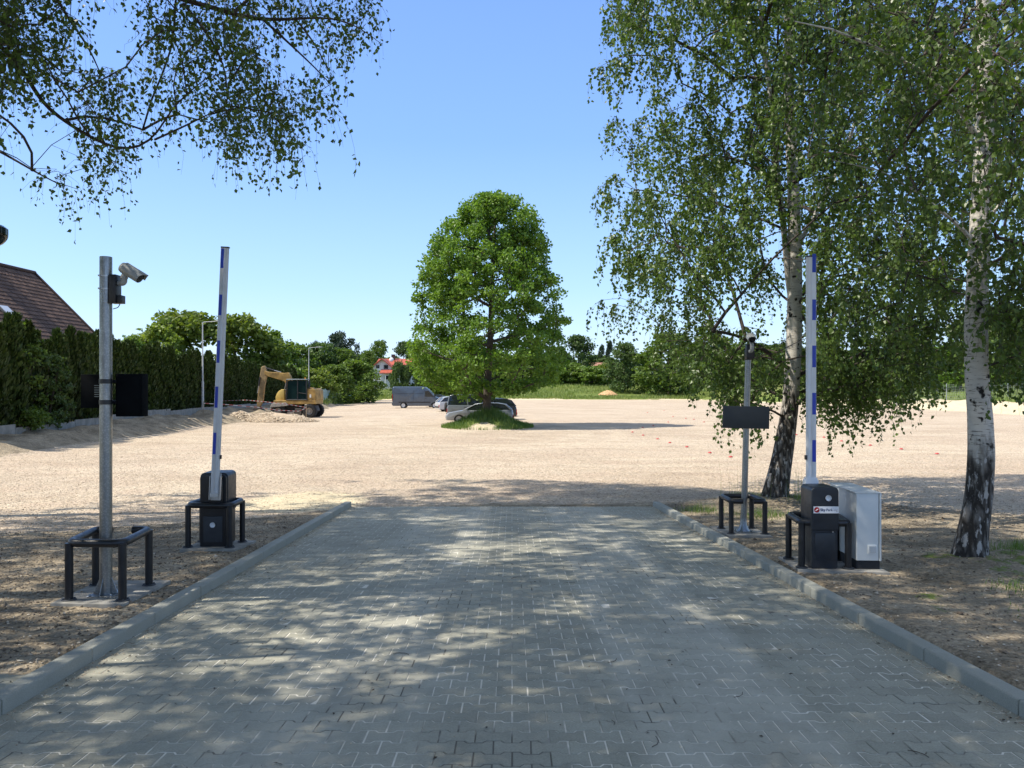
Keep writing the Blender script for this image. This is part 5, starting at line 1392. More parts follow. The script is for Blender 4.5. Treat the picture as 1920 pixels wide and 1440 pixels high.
def car(loc, rz, label, paint, prof, belt, roofp, W, wb, wr, cat='car', group='cars parked by the lone tree', rails=False, wagon=False, spare=False, name='parked_car'):
    """x forward. prof: upper body outline from nose to tail below the glass; roofp: greenhouse outline (bottom front, top front, top rear, bottom rear)."""
    t = thing(name, loc, label, cat, group, rz)
    z0 = .22; nose, tail = prof[0][0], prof[-1][0]
    fx, rx = wb
    low = [(tail, z0+.06)]+[(tail+.05, z0)]
    bot = [(tail+.06, z0)]+[(x, z) for x, z in arch(rx, wr+.055, z0+.02)]+[(x, z) for x, z in arch(fx, wr+.055, z0+.02)]+[(nose-.06, z0)]
    poly = [(tail, z0+.12)]+bot+[(nose, z0+.14)]+prof
    m = MB(); m.prism(poly[::-1], -W/2, W/2, None, .035, .09); body = m.build('body', paint, t, .02, 2, 30)
    g = roofp; n = len(g)
    def ring(y, shrink): return [(x, y, z) for x, z in g]
    zb = min(z for x, z in g); zt = max(z for x, z in g); V = []
    for s in (-1, 1):
        for x, z in g:
            u = (z-zb)/(zt-zb); V.append((x, s*(W/2-.06-(.17*u)), z))
    m = MB(); m.add(V, [tuple(range(n)), tuple(range(n, 2*n))]+[(i, (i+1) % n, n+(i+1) % n, n+i) for i in range(n)]); m.build('windows', M_GLASS, t, .015, 2)
    # roof skin and pillars
    def gp(i, s, off=.006):
        x, z = g[i]; u = (z-zb)/(zt-zb); return Vector((x, s*(W/2-.06-.17*u+off), z+off*.5))
    tops = [i for i in range(n) if g[i][1] > zt-.16]
    m = MB(); V = []
    for i in tops:
        for s in (-1, 1): V.append(gp(i, s, .01))
    V = V+[v+Vector((0, 0, .022)) for v in V]; k = len(tops); F = []
    for i in range(k-1):
        F += [(2*i, 2*i+1, 2*i+3, 2*i+2), (2*k+2*i, 2*k+2*i+2, 2*k+2*i+3, 2*k+2*i+1), (2*i, 2*i+2, 2*k+2*i+2, 2*k+2*i), (2*i+1, 2*k+2*i+1, 2*k+2*i+3, 2*i+3)]
    F += [(0, 2*k, 2*k+1, 1), (2*k-2, 2*k-1, 4*k-1, 4*k-2)]
    m.add(V, F); m.build('roof', paint, t, .008, 1)
    m = MB()
    for s in (-1, 1):
        f0, f1, r1, r0 = gp(0, s), gp(tops[0], s), gp(tops[-1], s), gp(n-1, s)
        mid0 = f0.lerp(r0, .50); mid1 = f1.lerp(r1, .45); mid0.z = zb; 
        for a, b, r in ((f0, f1, .030), (r0, r1, .045), (mid0, mid1, .028)): m.tube([a, b], r, 6)
        m.tube([f0-Vector((0, 0, 0)), r0], .018, 6)
    m.build('pillars', paint, t)
    for s in (-1, 1):
        for x in (fx, rx): wheel(t, x, s*(W/2-.11), wr, .20, s)
        m = MB(); m.box((nose-.16, s*(W/2-.22), prof[0][1]-.10), (.30, .34, .15), (0, 0, -s*.25)); m.build('headlight', M_HEAD, t, .03)
        m = MB(); m.box((tail+.07, s*(W/2-.13), prof[-1][1]-.14), (.14, .20, .26 if not wagon else .42)); m.build('taillight', M_TAIL, t, .025)
        m = MB(); m.box((g[0][0]-.28, s*(W/2+.06), g[0][1]+.10), (.12, .16, .11)); m.build('mirror', paint, t, .03)
    m = MB(); m.box((nose-.02, 0, z0+.22), (.08, W*.7, .16)); m.build('grille', M_TRIM, t, .01)
    m = MB(); m.box((tail+.0, 0, z0+.24), (.06, W*.9, .16)); m.build('bumper', M_TRIM, t, .02)
    for x in ((fx+rx)/2-.02, (fx+rx)/2+.9):
        pass
    m = MB()
    for s in (-1, 1):
        for x in ((fx+rx)/2+.02, (fx+rx)/2-.95): m.box((x+.3, s*(W/2+.002), belt-.13), (.16, .02, .025))
    for i, bx in enumerate(m.v[::8]): pass
    hs = [m.v[i:i+8] for i in range(0, len(m.v), 8)]
    for h in hs:
        q = MB(); q.add(h, [(0, 2, 3, 1), (4, 5, 7, 6), (0, 1, 5, 4), (1, 3, 7, 5), (3, 2, 6, 7), (2, 0, 4, 6)]); q.build('door_handle', M_TRIM, t)
    if rails:
        for s in (-1, 1):
            m = MB(); a, b = gp(tops[0], s), gp(tops[-1], s); m.tube([a+Vector((-.15, -s*.08, .02)), a+Vector((-.3, -s*.08, .09)), b+Vector((.25, -s*.08, .09)), b+Vector((.1, -s*.08, .02))], .016, 6); m.build('roof_rail', M_TRIM, t)
    if spare:
        m = MB(); m.lathe([(0, .0), (.20, .0), (.24, .03), (.33, .03), (.36, .08), (.36, .16), (.33, .2), (0, .2)], (tail-.2, 0, .92), 24, Matrix.Rotation(R(90), 3, 'Y')); m.build('spare_wheel', M_TYRE, t)
    return t
def gv(x, y): return Vector((x, y, gz1(x, y)-.01))
SILV = carpaint('silver_paint', (.33, .345, .36)); SILV2 = carpaint('dull_silver_paint', (.20, .22, .225)); BLKP = carpaint('black_paint', (.015, .016, .02), .2)
BLUP = carpaint('blue_grey_paint', (.14, .20, .27)); DKB = carpaint('dark_blue_paint', (.03, .04, .06), .2); WHT = carpaint('white_paint', (.5, .51, .52), 0)
hatch = dict(prof=[(2.10, .62), (1.95, .78), (1.25, .93), (.95, .97), (-1.75, .98), (-2.05, .92), (-2.12, .70)], belt=.95,
             roofp=[(1.15, .94), (.35, 1.36), (-.25, 1.46), (-1.0, 1.45), (-1.55, 1.38), (-2.02, .96)], W=1.76, wb=(1.32, -1.28), wr=.315)
estate = dict(prof=[(2.25, .62), (2.1, .78), (1.35, .95), (1.0, .99), (-2.0, 1.0), (-2.22, .95), (-2.28, .70)], belt=.97,
              roofp=[(1.2, .96), (.4, 1.40), (-.3, 1.50), (-1.4, 1.49), (-1.85, 1.42), (-2.2, .99)], W=1.80, wb=(1.38, -1.35), wr=.32)
suv = dict(prof=[(1.95, .75), (1.88, .98), (1.0, 1.08), (-1.9, 1.10), (-1.98, .85)], belt=1.06,
           roofp=[(1.0, 1.05), (.5, 1.74), (-.2, 1.80), (-1.5, 1.80), (-1.78, 1.74), (-1.92, 1.08)], W=1.76, wb=(1.2, -1.2), wr=.35)
low = dict(prof=[(2.20, .56), (2.05, .70), (1.3, .84), (1.0, .87), (-1.95, .90), (-2.15, .84), (-2.2, .62)], belt=.86,
           roofp=[(1.1, .85), (.3, 1.24), (-.35, 1.33), (-1.2, 1.31), (-1.7, 1.22), (-2.1, .88)], W=1.76, wb=(1.34, -1.30), wr=.315)
def cars():
    def put(px, d, rz, *a, **k): x = (px-960)/1440*d; return car(gv(x, d), rz, *a, **k)
    s = dict(low); put(900, 50.5, R(180), 'silver estate car facing left, nearest behind the grassy mound', SILV, **s)
    s = dict(suv); put(890, 55.5, R(2), 'tall silver off-road car with a spare wheel on its rear door', SILV2, spare=True, **s)
    s = dict(estate); put(910, 56.5, R(183), 'black estate car with red tail light behind the lone tree stem', BLKP, wagon=True, rails=True, **s)
    s = dict(estate); put(905, 63, R(185), 'blue grey estate car with roof rails farthest behind the lone tree', BLUP, rails=True, **s)
    s = dict(hatch); put(828, 93, R(4), 'dark blue hatchback just right of the grey van', DKB, **s)
    s = dict(hatch); put(858, 76, R(20), 'white hatchback half hidden left under the lone tree', WHT, **s)
cars()
def van():
    x = (784.5-960)/1440*88; t = thing('delivery_van', gv(x, 88), 'grey blue high roof delivery van parked facing right', 'van', None, R(2))
    P = carpaint('slate_van_paint', (.075, .10, .135), .25); L = 5.75; W = 1.95
    nose, tail = L/2, -L/2; fx, rx = nose-.95, tail+1.25; z0 = .28; wr = .35
    up = [(nose-.02, .95), (nose-.35, 1.12), (nose-.82, 1.28), (nose-1.62, 2.12), (nose-2.0, 2.40), (nose-2.6, 2.47), (tail+.12, 2.47), (tail+.02, 2.36), (tail, .9)]
    poly = [(tail, z0+.1), (tail+.05, z0)]+arch(rx, wr+.07, z0)+arch(fx, wr+.07, z0)+[(nose-.05, z0), (nose, z0+.15)]+up
    m = MB(); m.prism(poly[::-1], -W/2, W/2, None, .03, .10); m.build('body', P, t, .03, 2, 30)
    # glass
    for s in (-1, 1):
        m = MB(); y = s*(W/2+.004)
        q = [(nose-1.02, 1.32), (nose-1.62, 1.98), (nose-2.05, 1.98), (nose-2.05, 1.32)]
        m.add([(a, y, b) for a, b in q]+[(a, y-s*.02, b) for a, b in q], [(0, 1, 2, 3), (4, 5, 6, 7)]+[(i, (i+1) % 4, 4+(i+1) % 4, 4+i) for i in range(4)]); m.build('side_window', M_GLASS, t)
        m = MB(); m.box((nose-.95, s*(W/2+.12), 1.42), (.10, .16, .28)); m.build('mirror', M_TRIM, t, .02)
        m = MB(); m.box((nose-.28, s*(W/2-.22), .98), (.42, .30, .24), (0, .35, 0)); m.build('headlight', M_HEAD, t, .03)
        m = MB(); m.box((tail+.01, s*(W/2-.09), 1.25), (.06, .14, .75)); m.build('taillight', M_TAIL, t, .01)
        m = MB(); m.box((-.35, s*(W/2+.008), .70), (L*.62, .02, .13)); m.build('side_moulding', M_TRIM, t, .004)
        for xx in (fx, rx): wheel(t, xx, s*(W/2-.13), wr, .22, s, M_PLATE)
        for xx in (nose-2.12, nose-1.02, nose-3.35, tail+.08):
            m = MB(); m.box((xx, s*(W/2+.003), 1.35), (.012, .008, 1.5 if xx < nose-2 else .7)); m.build('door_seam', M_TRIM, t)
        m = MB(); m.box((-.35-.6, s*(W/2+.004), 1.70), (L*.55, .012, .02)); m.build('side_crease', M_TRIM, t)
        m = MB(); m.box((nose-1.95, s*(W/2+.01), 1.15), (.18, .03, .04)); m.build('door_handle', M_TRIM, t)
    m = MB(); a, b = Vector((nose-.86, 0, 1.315)), Vector((nose-1.60, 0, 2.10)); n = Vector((b.z-a.z, 0, a.x-b.x)).normalized()*.012
    m.add([a+n+Vector((0, s*w, 0)) for s, w in ((-1, .86), (1, .86))]+[b+n+Vector((0, s*.80, 0)) for s in (1, -1)]+[a-n*2+Vector((0, s*.86, 0)) for s in (-1, 1)]+[b-n*2+Vector((0, s*.80, 0)) for s in (1, -1)], [(0, 1, 2, 3), (4, 5, 6, 7), (0, 1, 5, 4), (1, 2, 6, 5), (2, 3, 7, 6), (3, 0, 4, 7)]); m.build('windscreen', M_GLASS, t)
    m = MB(); m.box((nose-.02, 0, .55), (.12, W*.94, .34)); m.build('bumper', M_TRIM, t, .03)
    m = MB(); m.box((tail, 0, .5), (.10, W*.94, .18)); m.build('rear_bumper', M_TRIM, t, .02)
van()

# ------------------------------------------------------------------ wheeled excavator
def excavator():
    D = 60.5; x0 = (566-960)/1440*D; b = gv(x0, D)
    t = thing('wheeled_excavator', b, 'yellow wheeled excavator with bent boom standing by the gravel heap', 'excavator')
    YEL = plain('worn_yellow_paint', (.36, .22, .06), .7, 0, .5, 2.5); YELB = plain('bright_yellow_paint', (.72, .52, .14), .5, 0, .25, 4)
    TAN = plain('dusty_yellow_paint', (.33, .225, .10), .7, 0, .35, 5); IRON = plain('dusty_iron', (.085, .075, .065), .7, .2, .35, 6); DUST = plain('dust_grey_steel', (.34, .31, .27), .8, 0, .3, 6)
    def L(px, py, dy=0.0): p = at(px, py, D); return Vector((p.x-b.x, dy, p.z-b.z))
    def plate(name, pts, y0, y1, mat, par=t, bev=.02):
        m = MB(); q = [L(*p) for p in pts]; m.prism([(v.x, v.z) for v in q], y0, y1); return m.build(name, mat, par, bev, 1)
    # undercarriage
    plate('chassis', [(512, 770), (512, 762), (594, 760), (597, 770), (590, 774), (520, 775)], -.55, .55, IRON)
    m = MB(); m.lathe([(0, 0), (.62, 0), (.62, .22), (.0, .22)], L(556, 761), 24); m.build('slew_ring', IRON, t)
    for s, yy in ((-1, -1.1), (1, 1.1)):
        for px in (588, 531):
            c = L(px, 0); o = bpy.data.objects.new('wheel', None); COL.objects.link(o); o.parent = t
            M = Matrix.Rotation(R(90)*s, 3, 'X'); r = .53; w = .5
            q = MB(); q.lathe([(r*.5, -w/2), (r*.86, -w/2), (r, -w*.36), (r, w*.36), (r*.86, w/2), (r*.5, w/2)], (c.x, yy, r), 26, M)
            for k in range(20):
                a = k*math.pi/10; q.box(Vector((c.x, yy, r))+Vector((math.cos(a)*r, 0, math.sin(a)*r)), (.05, w*.9, .06), (0, -a, 0))
            q.build('tyre', M_TYRE, o)
            q = MB(); q.lathe([(0, -w*.32), (r*.2, -w*.34), (r*.24, -w*.2), (r*.5, -w*.3), (r*.52, -w*.46), (r*.52, w*.4)], (c.x, yy, r), 20, M); q.build('rim', DUST, o)
    plate('fender', [(520, 756), (545, 754), (549, 760), (517, 763)], -1.45, -.7, DUST)
    # blade across the front, dusty
    m = MB(); q = [L(p[0], p[1]) for p in ((497, 773), (503, 771), (506, 777), (502, 785), (497, 786))]
    m.prism([(v.x, v.z) for v in q], -1.7, 1.2); bl = m.build('dozer_blade', TAN, t, .02)
    m = MB(); m.tube([L(504, 779, -.5), L(524, 770, -.4)], .09, 8); m.tube([L(504, 779, .5), L(524, 770, .4)], .09, 8); m.build('blade_arm', IRON, bl)
    plate('step_box', [(547, 771), (560, 771), (560, 784), (548, 784)], -1.25, -.95, DUST)
    plate('tool_box', [(562, 765), (574, 765), (573, 778), (563, 778)], -1.35, -.9, IRON)
    # upper structure
    plate('platform', [(522, 757), (522, 750), (599, 750), (599, 757)], -1.22, 1.22, YEL)
    plate('counterweight', [(583, 751), (583, 729), (594, 728), (599, 731), (600, 750)], -1.2, 1.2, YEL, bev=.06)
    plate('engine_housing', [(557, 751), (557, 726), (584, 727), (584, 751)], .05, 1.2, YEL, bev=.05)
    m = MB(); n = 8; poly = [(519, 753), (519, 744), (521, 738), (525, 733), (530, 730), (535, 730), (535, 753)]
    q = [L(*p) for p in poly]; m.prism([(v.x, v.z) for v in q], -.35, 1.15); m.build('front_housing', YELB, t, .06, 2)
    cw = plate('side_sticker', [(588, 739), (591, 739), (591, 745), (588, 745)], -1.215, -1.2, plain('sticker_pale', (.7, .7, .66), .5), bev=0)
    # cab with frame and glass
    cy0, cy1 = -1.2, -.25
    gl = plate('cab_glass', [(546, 749), (547, 714), (581, 714), (582, 749)], cy0+.03, cy1-.03, plain('cab_green_glass', (.010, .026, .026), .08, 0, .1, 3), bev=.01)
    m = MB(); q = [L(545, 749), L(546, 712), L(582, 712), L(583, 749)]
    for y in (cy0, cy1):
        for i in range(4):
            a, c = q[i], q[(i+1) % 4]; m.tube([(a.x, y, a.z), (c.x, y, c.z)], .045, 6)
        a, c = L(566, 712), L(566, 749); m.tube([(a.x, y, a.z), (c.x, y, c.z)], .04, 6)
        a, c = L(566, 736), L(583, 738); m.tube([(a.x, y, a.z), (c.x, y, c.z)], .025, 6)
    for v in q: m.tube([(v.x, cy0, v.z), (v.x, cy1, v.z)], .045, 6)
    m.build('cab_frame', M_TRIM, t)
    plate('cab_roof', [(545, 712.5), (546, 710.8), (582, 710.8), (583, 712.5)], cy0-.04, cy1+.04, plain('cab_roof_grey', (.35, .40, .40), .5), bev=.015)
    m = MB(); a = L(577, 711); m.tube([(a.x, -.7, a.z), (a.x, -.7, a.z+.14)], .05, 10); m.build('beacon', plain('beacon_amber', (.6, .25, .03), .3), t)
    m = MB(); m.box(L(560, 738, -.75), (.5, .5, .16)); m.box(L(565, 731, -.75), (.14, .48, .6)); m.build('operator_seat', M_TRIM, t, .03)
    # boom, stick, bucket
    plate('boom', [(536, 752), (548, 752), (551, 728), (545, 706), (541, 698.5), (533, 699.5), (503, 697), (496, 695), (496, 703), (503, 706), (527, 713), (534, 716), (538, 731)], -.05, .30, YEL, bev=.03)
    plate('stick', [(490, 688), (496, 685.5), (499, 690), (500, 704), (496, 723), (493, 752), (487, 764), (481, 764), (484, 735), (487, 706)], -.02, .26, TAN, bev=.03)
    for a, c, nm in ((L(497, 690, .12), L(526, 698, .12), 'stick_cylinder'), (L(488.5, 707, -.08), L(483.5, 737, -.08), 'bucket_cylinder'), (L(531, 745, -.10), L(537, 718, -.10), 'boom_cylinder'), (L(531, 745, .38), L(537, 718, .38), 'boom_cylinder')):
        m = MB(); mid = a.lerp(c, .55); m.tube([a, mid], .065, 10); cy = m.build(nm, M_TRIM, t)
        m = MB(); m.tube([mid, c], .038, 8); m.build('piston_rod', M_STEEL, cy)
    m = MB(); q = [L(*p) for p in ((476, 770), (481, 762), (489, 763), (492, 770), (490, 779), (483, 784), (475, 780))]
    m.prism([(v.x, v.z) for v in q], -.45, .65); bk = m.build('bucket', IRON, t, .02)
    for k in range(5):
        a = L(475.5, 779, -.4+k*.25); m = MB(); m.box(a, (.16, .07, .06), (0, .5, 0)); m.build('tooth', M_STEEL, bk)
excavator()
def heap():
    rng = np.random.default_rng(91)
    c = gat(505, 790); n = 5200
    r = np.sqrt(rng.random(n)); a = rng.uniform(0, 6.28, n); x = c.x+.3+3.1*r*np.cos(a); y = c.y+1.6*r*np.sin(a)
    h = .62*(1-r**1.6)*(1+.3*vnoise(x*1.2, y*1.2, 0, 4)); ms = stone_mat('heap_stone', [(0, (.30, .23, .16)), (.5, (.48, .38, .27)), (1, (.68, .58, .43))])
    o = scatter_stones('gravel_heap', np.c_[x, y], rng.uniform(.03, .085, n), ms, 6)
    co = np.empty(len(o.data.vertices)*3, np.float32); o.data.vertices.foreach_get('co', co); co = co.reshape(-1, 3); co[:, 2] += np.repeat(np.maximum(h, 0), 6); o.data.vertices.foreach_set('co', co.ravel()); o.data.update()
    # body under the loose stones
    g = 30; X, Y = np.meshgrid(np.linspace(-1.12, 1.12, g), np.linspace(-1.12, 1.12, g)); rr = np.hypot(X, Y)
    wx, wy = c.x+.3+3.1*X, c.y+1.6*Y; Z = gz(wx, wy)+np.maximum(.62*(1-rr**1.6), -.12)-.02
    i = np.arange(g*g).reshape(g, g); F = np.stack([i[:-1, :-1], i[:-1, 1:], i[1:, 1:], i[1:, :-1]], -1).reshape(-1, 4)
    me = npmesh('heap_core', np.stack([wx, wy, Z], -1).reshape(-1, 3), F, True)
    core = link('heap_core', me, plain('heap_sand', (.46, .36, .25), .95, 0, .3, 3), o)
    tag(o, 'low heap of pale crushed stone in front of the excavator', 'gravel heap', kind='stuff')
    c = gat(1140, 741); n = 1500; r = np.sqrt(rng.random(n)); a = rng.uniform(0, 6.28, n); x = c.x+1.8*r*np.cos(a); y = c.y+1.8*r*np.sin(a)
    o = scatter_stones('sand_heap', np.c_[x, y], rng.uniform(.12, .3, n), stone_mat('heap_sand_orange', [(0, (.50, .30, .14)), (1, (.70, .48, .26))]), 7)
    co = np.empty(len(o.data.vertices)*3, np.float32); o.data.vertices.foreach_get('co', co); co = co.reshape(-1, 3); co[:, 2] += np.repeat(.8*(1-r**1.5), 6); o.data.vertices.foreach_set('co', co.ravel()); o.data.update()
    tag(o, 'orange sand heap on the meadow edge beyond the lot', 'sand heap', kind='stuff')
heap()
def tapes():
    mt = NT('barrier_tape_stripes'); w = mt.n('TexWave', _wave_type='BANDS', _bands_direction='X', Vector=mt.obj(), Scale=1.0)
    mt.col(mt.mix(mt.ramp(w.outputs[0], [(.48, 0), (.52, 1)]), (.62, .60, .57), (.45, .10, .09))); mt.p(Roughness=.5)
    for pts, lb in (([(381, 756, 52), (430, 759, 54), (478, 763, 56.5), (520, 769, 57.5), (560, 771, 58.2), (574, 765, 58.6)], 'lower red and white barrier tape strung in front of the excavator'),
                    ([(385, 753, 60), (460, 750, 58.5), (494, 753, 58), (540, 758, 58.2), (574, 764, 58.6)], 'upper red and white barrier tape strung over the excavator wheels')):
        P = [at(*p) for p in pts]; m = MB(); V = []; b = P[0].copy()
        for p in P: V += [p-b+Vector((0, 0, .022)), p-b-Vector((0, 0, .022)), p-b+Vector((0, .004, -.022)), p-b+Vector((0, .004, .022))]
        F = []
        for i in range(len(P)-1):
            for k in range(4): F.append((4*i+k, 4*i+(k+1) % 4, 4*i+4+(k+1) % 4, 4*i+4+k))
        m.add(V, F); o = m.build('barrier_tape', mt.m); o.location = b; tag(o, lb, 'barrier tape')
        for p, q in ((P[0], 'left'), (P[-1], 'right')):
            if q == 'right' and 'upper' in lb: continue
            g = gz1(p.x, p.y); m = MB(); m.tube([(0, 0, -.1), (.02, 0, p.z-g+.12)], .022, 6); s = m.build('wooden_stake', plain('stake_wood', (.35, .26, .17), .8)); s.location = (p.x, p.y, g)
            tag(s, ('wooden stake at the right end of the barrier tapes by the excavator wheel' if q == 'right' else 'wooden stake at the left end of the %s barrier tape by the bank' % lb.split()[0]), 'stake')
tapes()

# ------------------------------------------------------------------ street lamps, fences, houses
def lamp(px, pytop, d, label, arm=1.0):
    x = (px-960)/1440*d; g = gz1(x, d); h = CZ+(720-pytop)/1440*d-g
    t = thing('street_lamp', (x, d, g), label, 'street lamp', 'white street lamps around the lot')
    P = plain('lamp_post_white', (.48, .49, .48), .55, 0, .06, 3)
    m = MB(); m.tube([(0, 0, -.2), (0, 0, h*.32), (0, 0, h*.33), (0, 0, h)], [.09, .085, .055, .038], 12); m.build('pole', P, t)
    m = MB(); m.tube(fillet([(0, 0, h-.3), (0, 0, h), (arm, 0, h+.06)], .15), .026, 8); m.build('arm', P, t)
    m = MB(); m.prism([(arm-.05, h+.03), (arm+.62, h+.06), (arm+.60, h+.12), (arm-.05, h+.12)], -.13, .13); hd = m.build('lamp_head', P, t, .02)
    m = MB(); m.box((arm+.3, 0, h+.040), (.36, .18, .012), (0, -.04, 0)); m.build('lamp_glass', M_HEAD, hd)
lamp(380, 604, 54, 'white street lamp standing before the hedge left of the leaning boom')
lamp(579, 652, 92, 'white street lamp rising behind the excavator cab')
lamp(1591, 672, 96, 'white street lamp seen between right boom and white birch', .7)
lamp(1621, 655, 128, 'farther white street lamp half hidden in the birch twigs', .7)
def wire_fence():
    mt = plain('fence_wire', (.30, .33, .34), .5, .5, .1, 5)
    pts = [(1640, 92), (1681, 91.5), (1712, 90.5), (1742, 89.5), (1775, 88.5), (1812, 87.5), (1850, 86.5), (1890, 85.5), (1932, 84.5), (1975, 83.5)]
    W = [((px-960)/1440*d, d) for px, d in pts]
    b = Vector((W[0][0], W[0][1], gz1(*W[0])))
    t = thing('wire_fence', b, 'grey wire mesh fence with steel posts on the sand bank at the right', 'wire fence')
    for i, (x, y) in enumerate(W):
        g = gz1(x, y); m = MB(); m.tube([(x-b.x, y-b.y, g-b.z-.1), (x-b.x, y-b.y, g-b.z+1.95)], .05, 6); m.build('post', mt, t)
        if i+1 < len(W):
            x2, y2 = W[i+1]; g2 = gz1(x2, y2); m = MB()
            for k in range(10):
                z = .08+k*.20; m.tube([(x-b.x, y-b.y, g-b.z+z), (x2-b.x, y2-b.y, g2-b.z+z)], .010, 3, False)
            n = 11
            for k in range(1, n):
                u = k/n; xx, yy, gg = x+(x2-x)*u, y+(y2-y)*u, g+(g2-g)*u; m.tube([(xx-b.x, yy-b.y, gg-b.z+.05), (xx-b.x, yy-b.y, gg-b.z+1.9)], .007, 3, False)
            m.build('mesh_panel', mt, t)
wire_fence()
def slat_fence():
    mt = plain('pale_green_slats', (.26, .38, .36), .6, 0, .15, 2)
    A = (-22.4, 88.0); B = (-29.5, 146.0); n = 14
    b = Vector((A[0], A[1], gz1(*A)))
    t = thing('slatted_fence', b, 'pale blue green slatted fence running away beside the meadow', 'fence')
    for i in range(n):
        u0, u1 = i/n, (i+1)/n; p = [(A[0]+(B[0]-A[0])*u, A[1]+(B[1]-A[1])*u) for u in (u0, u1)]
        g = [gz1(*q) for q in p]; m = MB(); m.tube([(p[0][0]-b.x, p[0][1]-b.y, g[0]-b.z-.1), (p[0][0]-b.x, p[0][1]-b.y, g[0]-b.z+1.75)], .05, 6); m.build('post', mt, t)
        m = MB(); ang = math.atan2(p[1][1]-p[0][1], p[1][0]-p[0][0]); K = 22
        for k in range(K):
            u = (k+.5)/K; m.box((p[0][0]+(p[1][0]-p[0][0])*u-b.x, p[0][1]+(p[1][1]-p[0][1])*u-b.y, g[0]+(g[1]-g[0])*u-b.z+.9), (.13, .02, 1.5), (0, 0, ang))
        L = math.dist(p[0], p[1]); mid = ((p[0][0]+p[1][0])/2-b.x, (p[0][1]+p[1][1])/2-b.y)
        for z in (.4, 1.4): m.box((mid[0], mid[1], (g[0]+g[1])/2-b.z+z), (L, .04, .06), (0, -math.atan2(g[1]-g[0], L), ang))
        m.build('slat_panel', mt, t)
slat_fence()
def tile_mat(name, c0, c1, sx, sz, axis='Y'):
    t = NT(name); O = t.obj()
    t.col(t.mix(t.attr('tint'), c0, c1)); t.p(Roughness=.7, Specular_IOR_Level=.35)
    t.bump(t.noise(O, 18, 3), .004); return t.m
def tiled_slope(name, p0, ud, vd, Lu, Lv, mat, par, tw=.30, th=.34, seed=0):
    """rows of pantiles on a slope. p0 lower corner, ud along the eave, vd up the slope."""
    ud, vd = Vector(ud).normalized(), Vector(vd).normalized(); nd = ud.cross(vd); nd = nd if nd.z > 0 else -nd
    rng = np.random.default_rng(seed); nu, nv = max(1, int(Lu/tw)), max(1, int(Lv/th)); V = []; F = []; T = []
    S = 6; prof = [(k/S, .035*(1-math.cos(2*math.pi*k/S))*.5+ (.0)) for k in range(S+1)]
    U, Vv, N, P = np.array(ud), np.array(vd), np.array(nd), np.array(p0)
    for j in range(nv):
        for i in range(nu):
            o = len(V); tt = rng.random(); dz = rng.uniform(0, .006)
            for v, lift in ((0, .045), (1.06, .008)):
                for u, h in prof: V.append(P+U*(i+u)*tw+Vv*(j+v)*th+N*(h+lift+dz))
            for u, h in prof: V.append(P+U*(i+u)*tw+Vv*j*th+N*(h+.005))
            for k in range(S):
                F.append((o+k, o+k+1, o+S+1+k+1, o+S+1+k)); F.append((o+2*(S+1)+k, o+2*(S+1)+k+1, o+k+1, o+k)); T += [tt, tt*.6]
    me = npmesh(name, np.array(V), np.array(F), False, {'tint': ('FACE', T)})
    return link(name, me, mat, par)
def brown_house():
    xr, zr, y0, y1 = -31.15, 8.95, 34.0, 50.1; xe, ze = -25.4, 3.2; g = -.3
    b = Vector(((xr*2-2*xr)/2+xr, (y0+y1)/2, g))
    t = thing('brown_roofed_house', b, 'house with dark brown tiled gable roof rising behind the hedge on the left', 'house')
    def l(x, y, z): return Vector((x-b.x, y-b.y, z-b.z))
    wall = plain('cream_render', (.62, .58, .48), .9, 0, .08, 2); tl = tile_mat('brown_pantile', (.058, .034, .026), (.135, .082, .060), 1, 1)
    hw = xe-xr-.6
    m = MB(); m.prism([(-hw, 0), (hw, 0), (hw, ze-g+.35), (0, zr-g-.3), (-hw, ze-g+.35)], y0+.4-b.y, y1-.4-b.y); m.build('wall', wall, t)
    s = math.hypot(xe-xr, zr-ze); r = None
    for sd in (1, -1):
        nm = 'roof'
        # solid slab under the tiles
        m = MB(); ex = sd*(xe-xr); V = [(0, y0-b.y, zr-g), (0, y1-b.y, zr-g), (ex, y1-b.y, ze-g), (ex, y0-b.y, ze-g)]; V += [(a, c, z-.16) for a, c, z in V]
        m.add(V, [(0, 1, 2, 3), (4, 5, 6, 7)]+[(i, (i+1) % 4, 4+(i+1) % 4, 4+i) for i in range(4)]); r = m.build('roof', tl, t)
        if sd == 1:
            tiled_slope('roof_tiles', (xe-xr, y0-b.y, ze-g), (0, 1, 0), (-(xe-xr), 0, zr-ze), y1-y0, s, tl, r, .30, .36)
            # skylight
            c = Vector((-27.75-b.x, 42.3-b.y, 5.55-g)); rot = (0, math.atan2(zr-ze, xe-xr), 0); nrm = Vector((1, 0, 1)).normalized()
            m = MB(); m.box(c+nrm*.10, (1.25, .86, .12), rot); fr = m.build('skylight', plain('skylight_frame', (.10, .10, .10), .5), r, .01)
            m = MB(); m.box(c+nrm*.165, (1.08, .70, .02), rot); m.build('pane', plain('pale_skylight_pane', (.66, .68, .70), .15, 0, .03), fr)  # pane in one even pale tone
            m = MB(); m.tube([(0, y0-b.y, zr-g+.05), (0, y1-b.y+.03, zr-g+.05)], .12, 10); m.build('ridge_cap', tl, r)
            m = MB(); m.tube([(.1, y1-b.y, zr-g-.02), (xe-xr, y1-b.y, ze-g+.05)], .07, 8); m.build('verge_cap', tl, r)
            m = MB(); m.box((.0, 44.6-b.y, zr-g+.35), (.75, 1.7, 2.0)); m.build('chimney', plain('shadow_chimney_render', (.3, .26, .22), .9), r, .02)  # unseen chimney added to cast the diagonal shadow down the roof
    m = MB(); m.box((hw+.005, 44-b.y, 1.5), (.06, 1.4, 1.2)); m.build('window', M_GLASS, t)
brown_house()
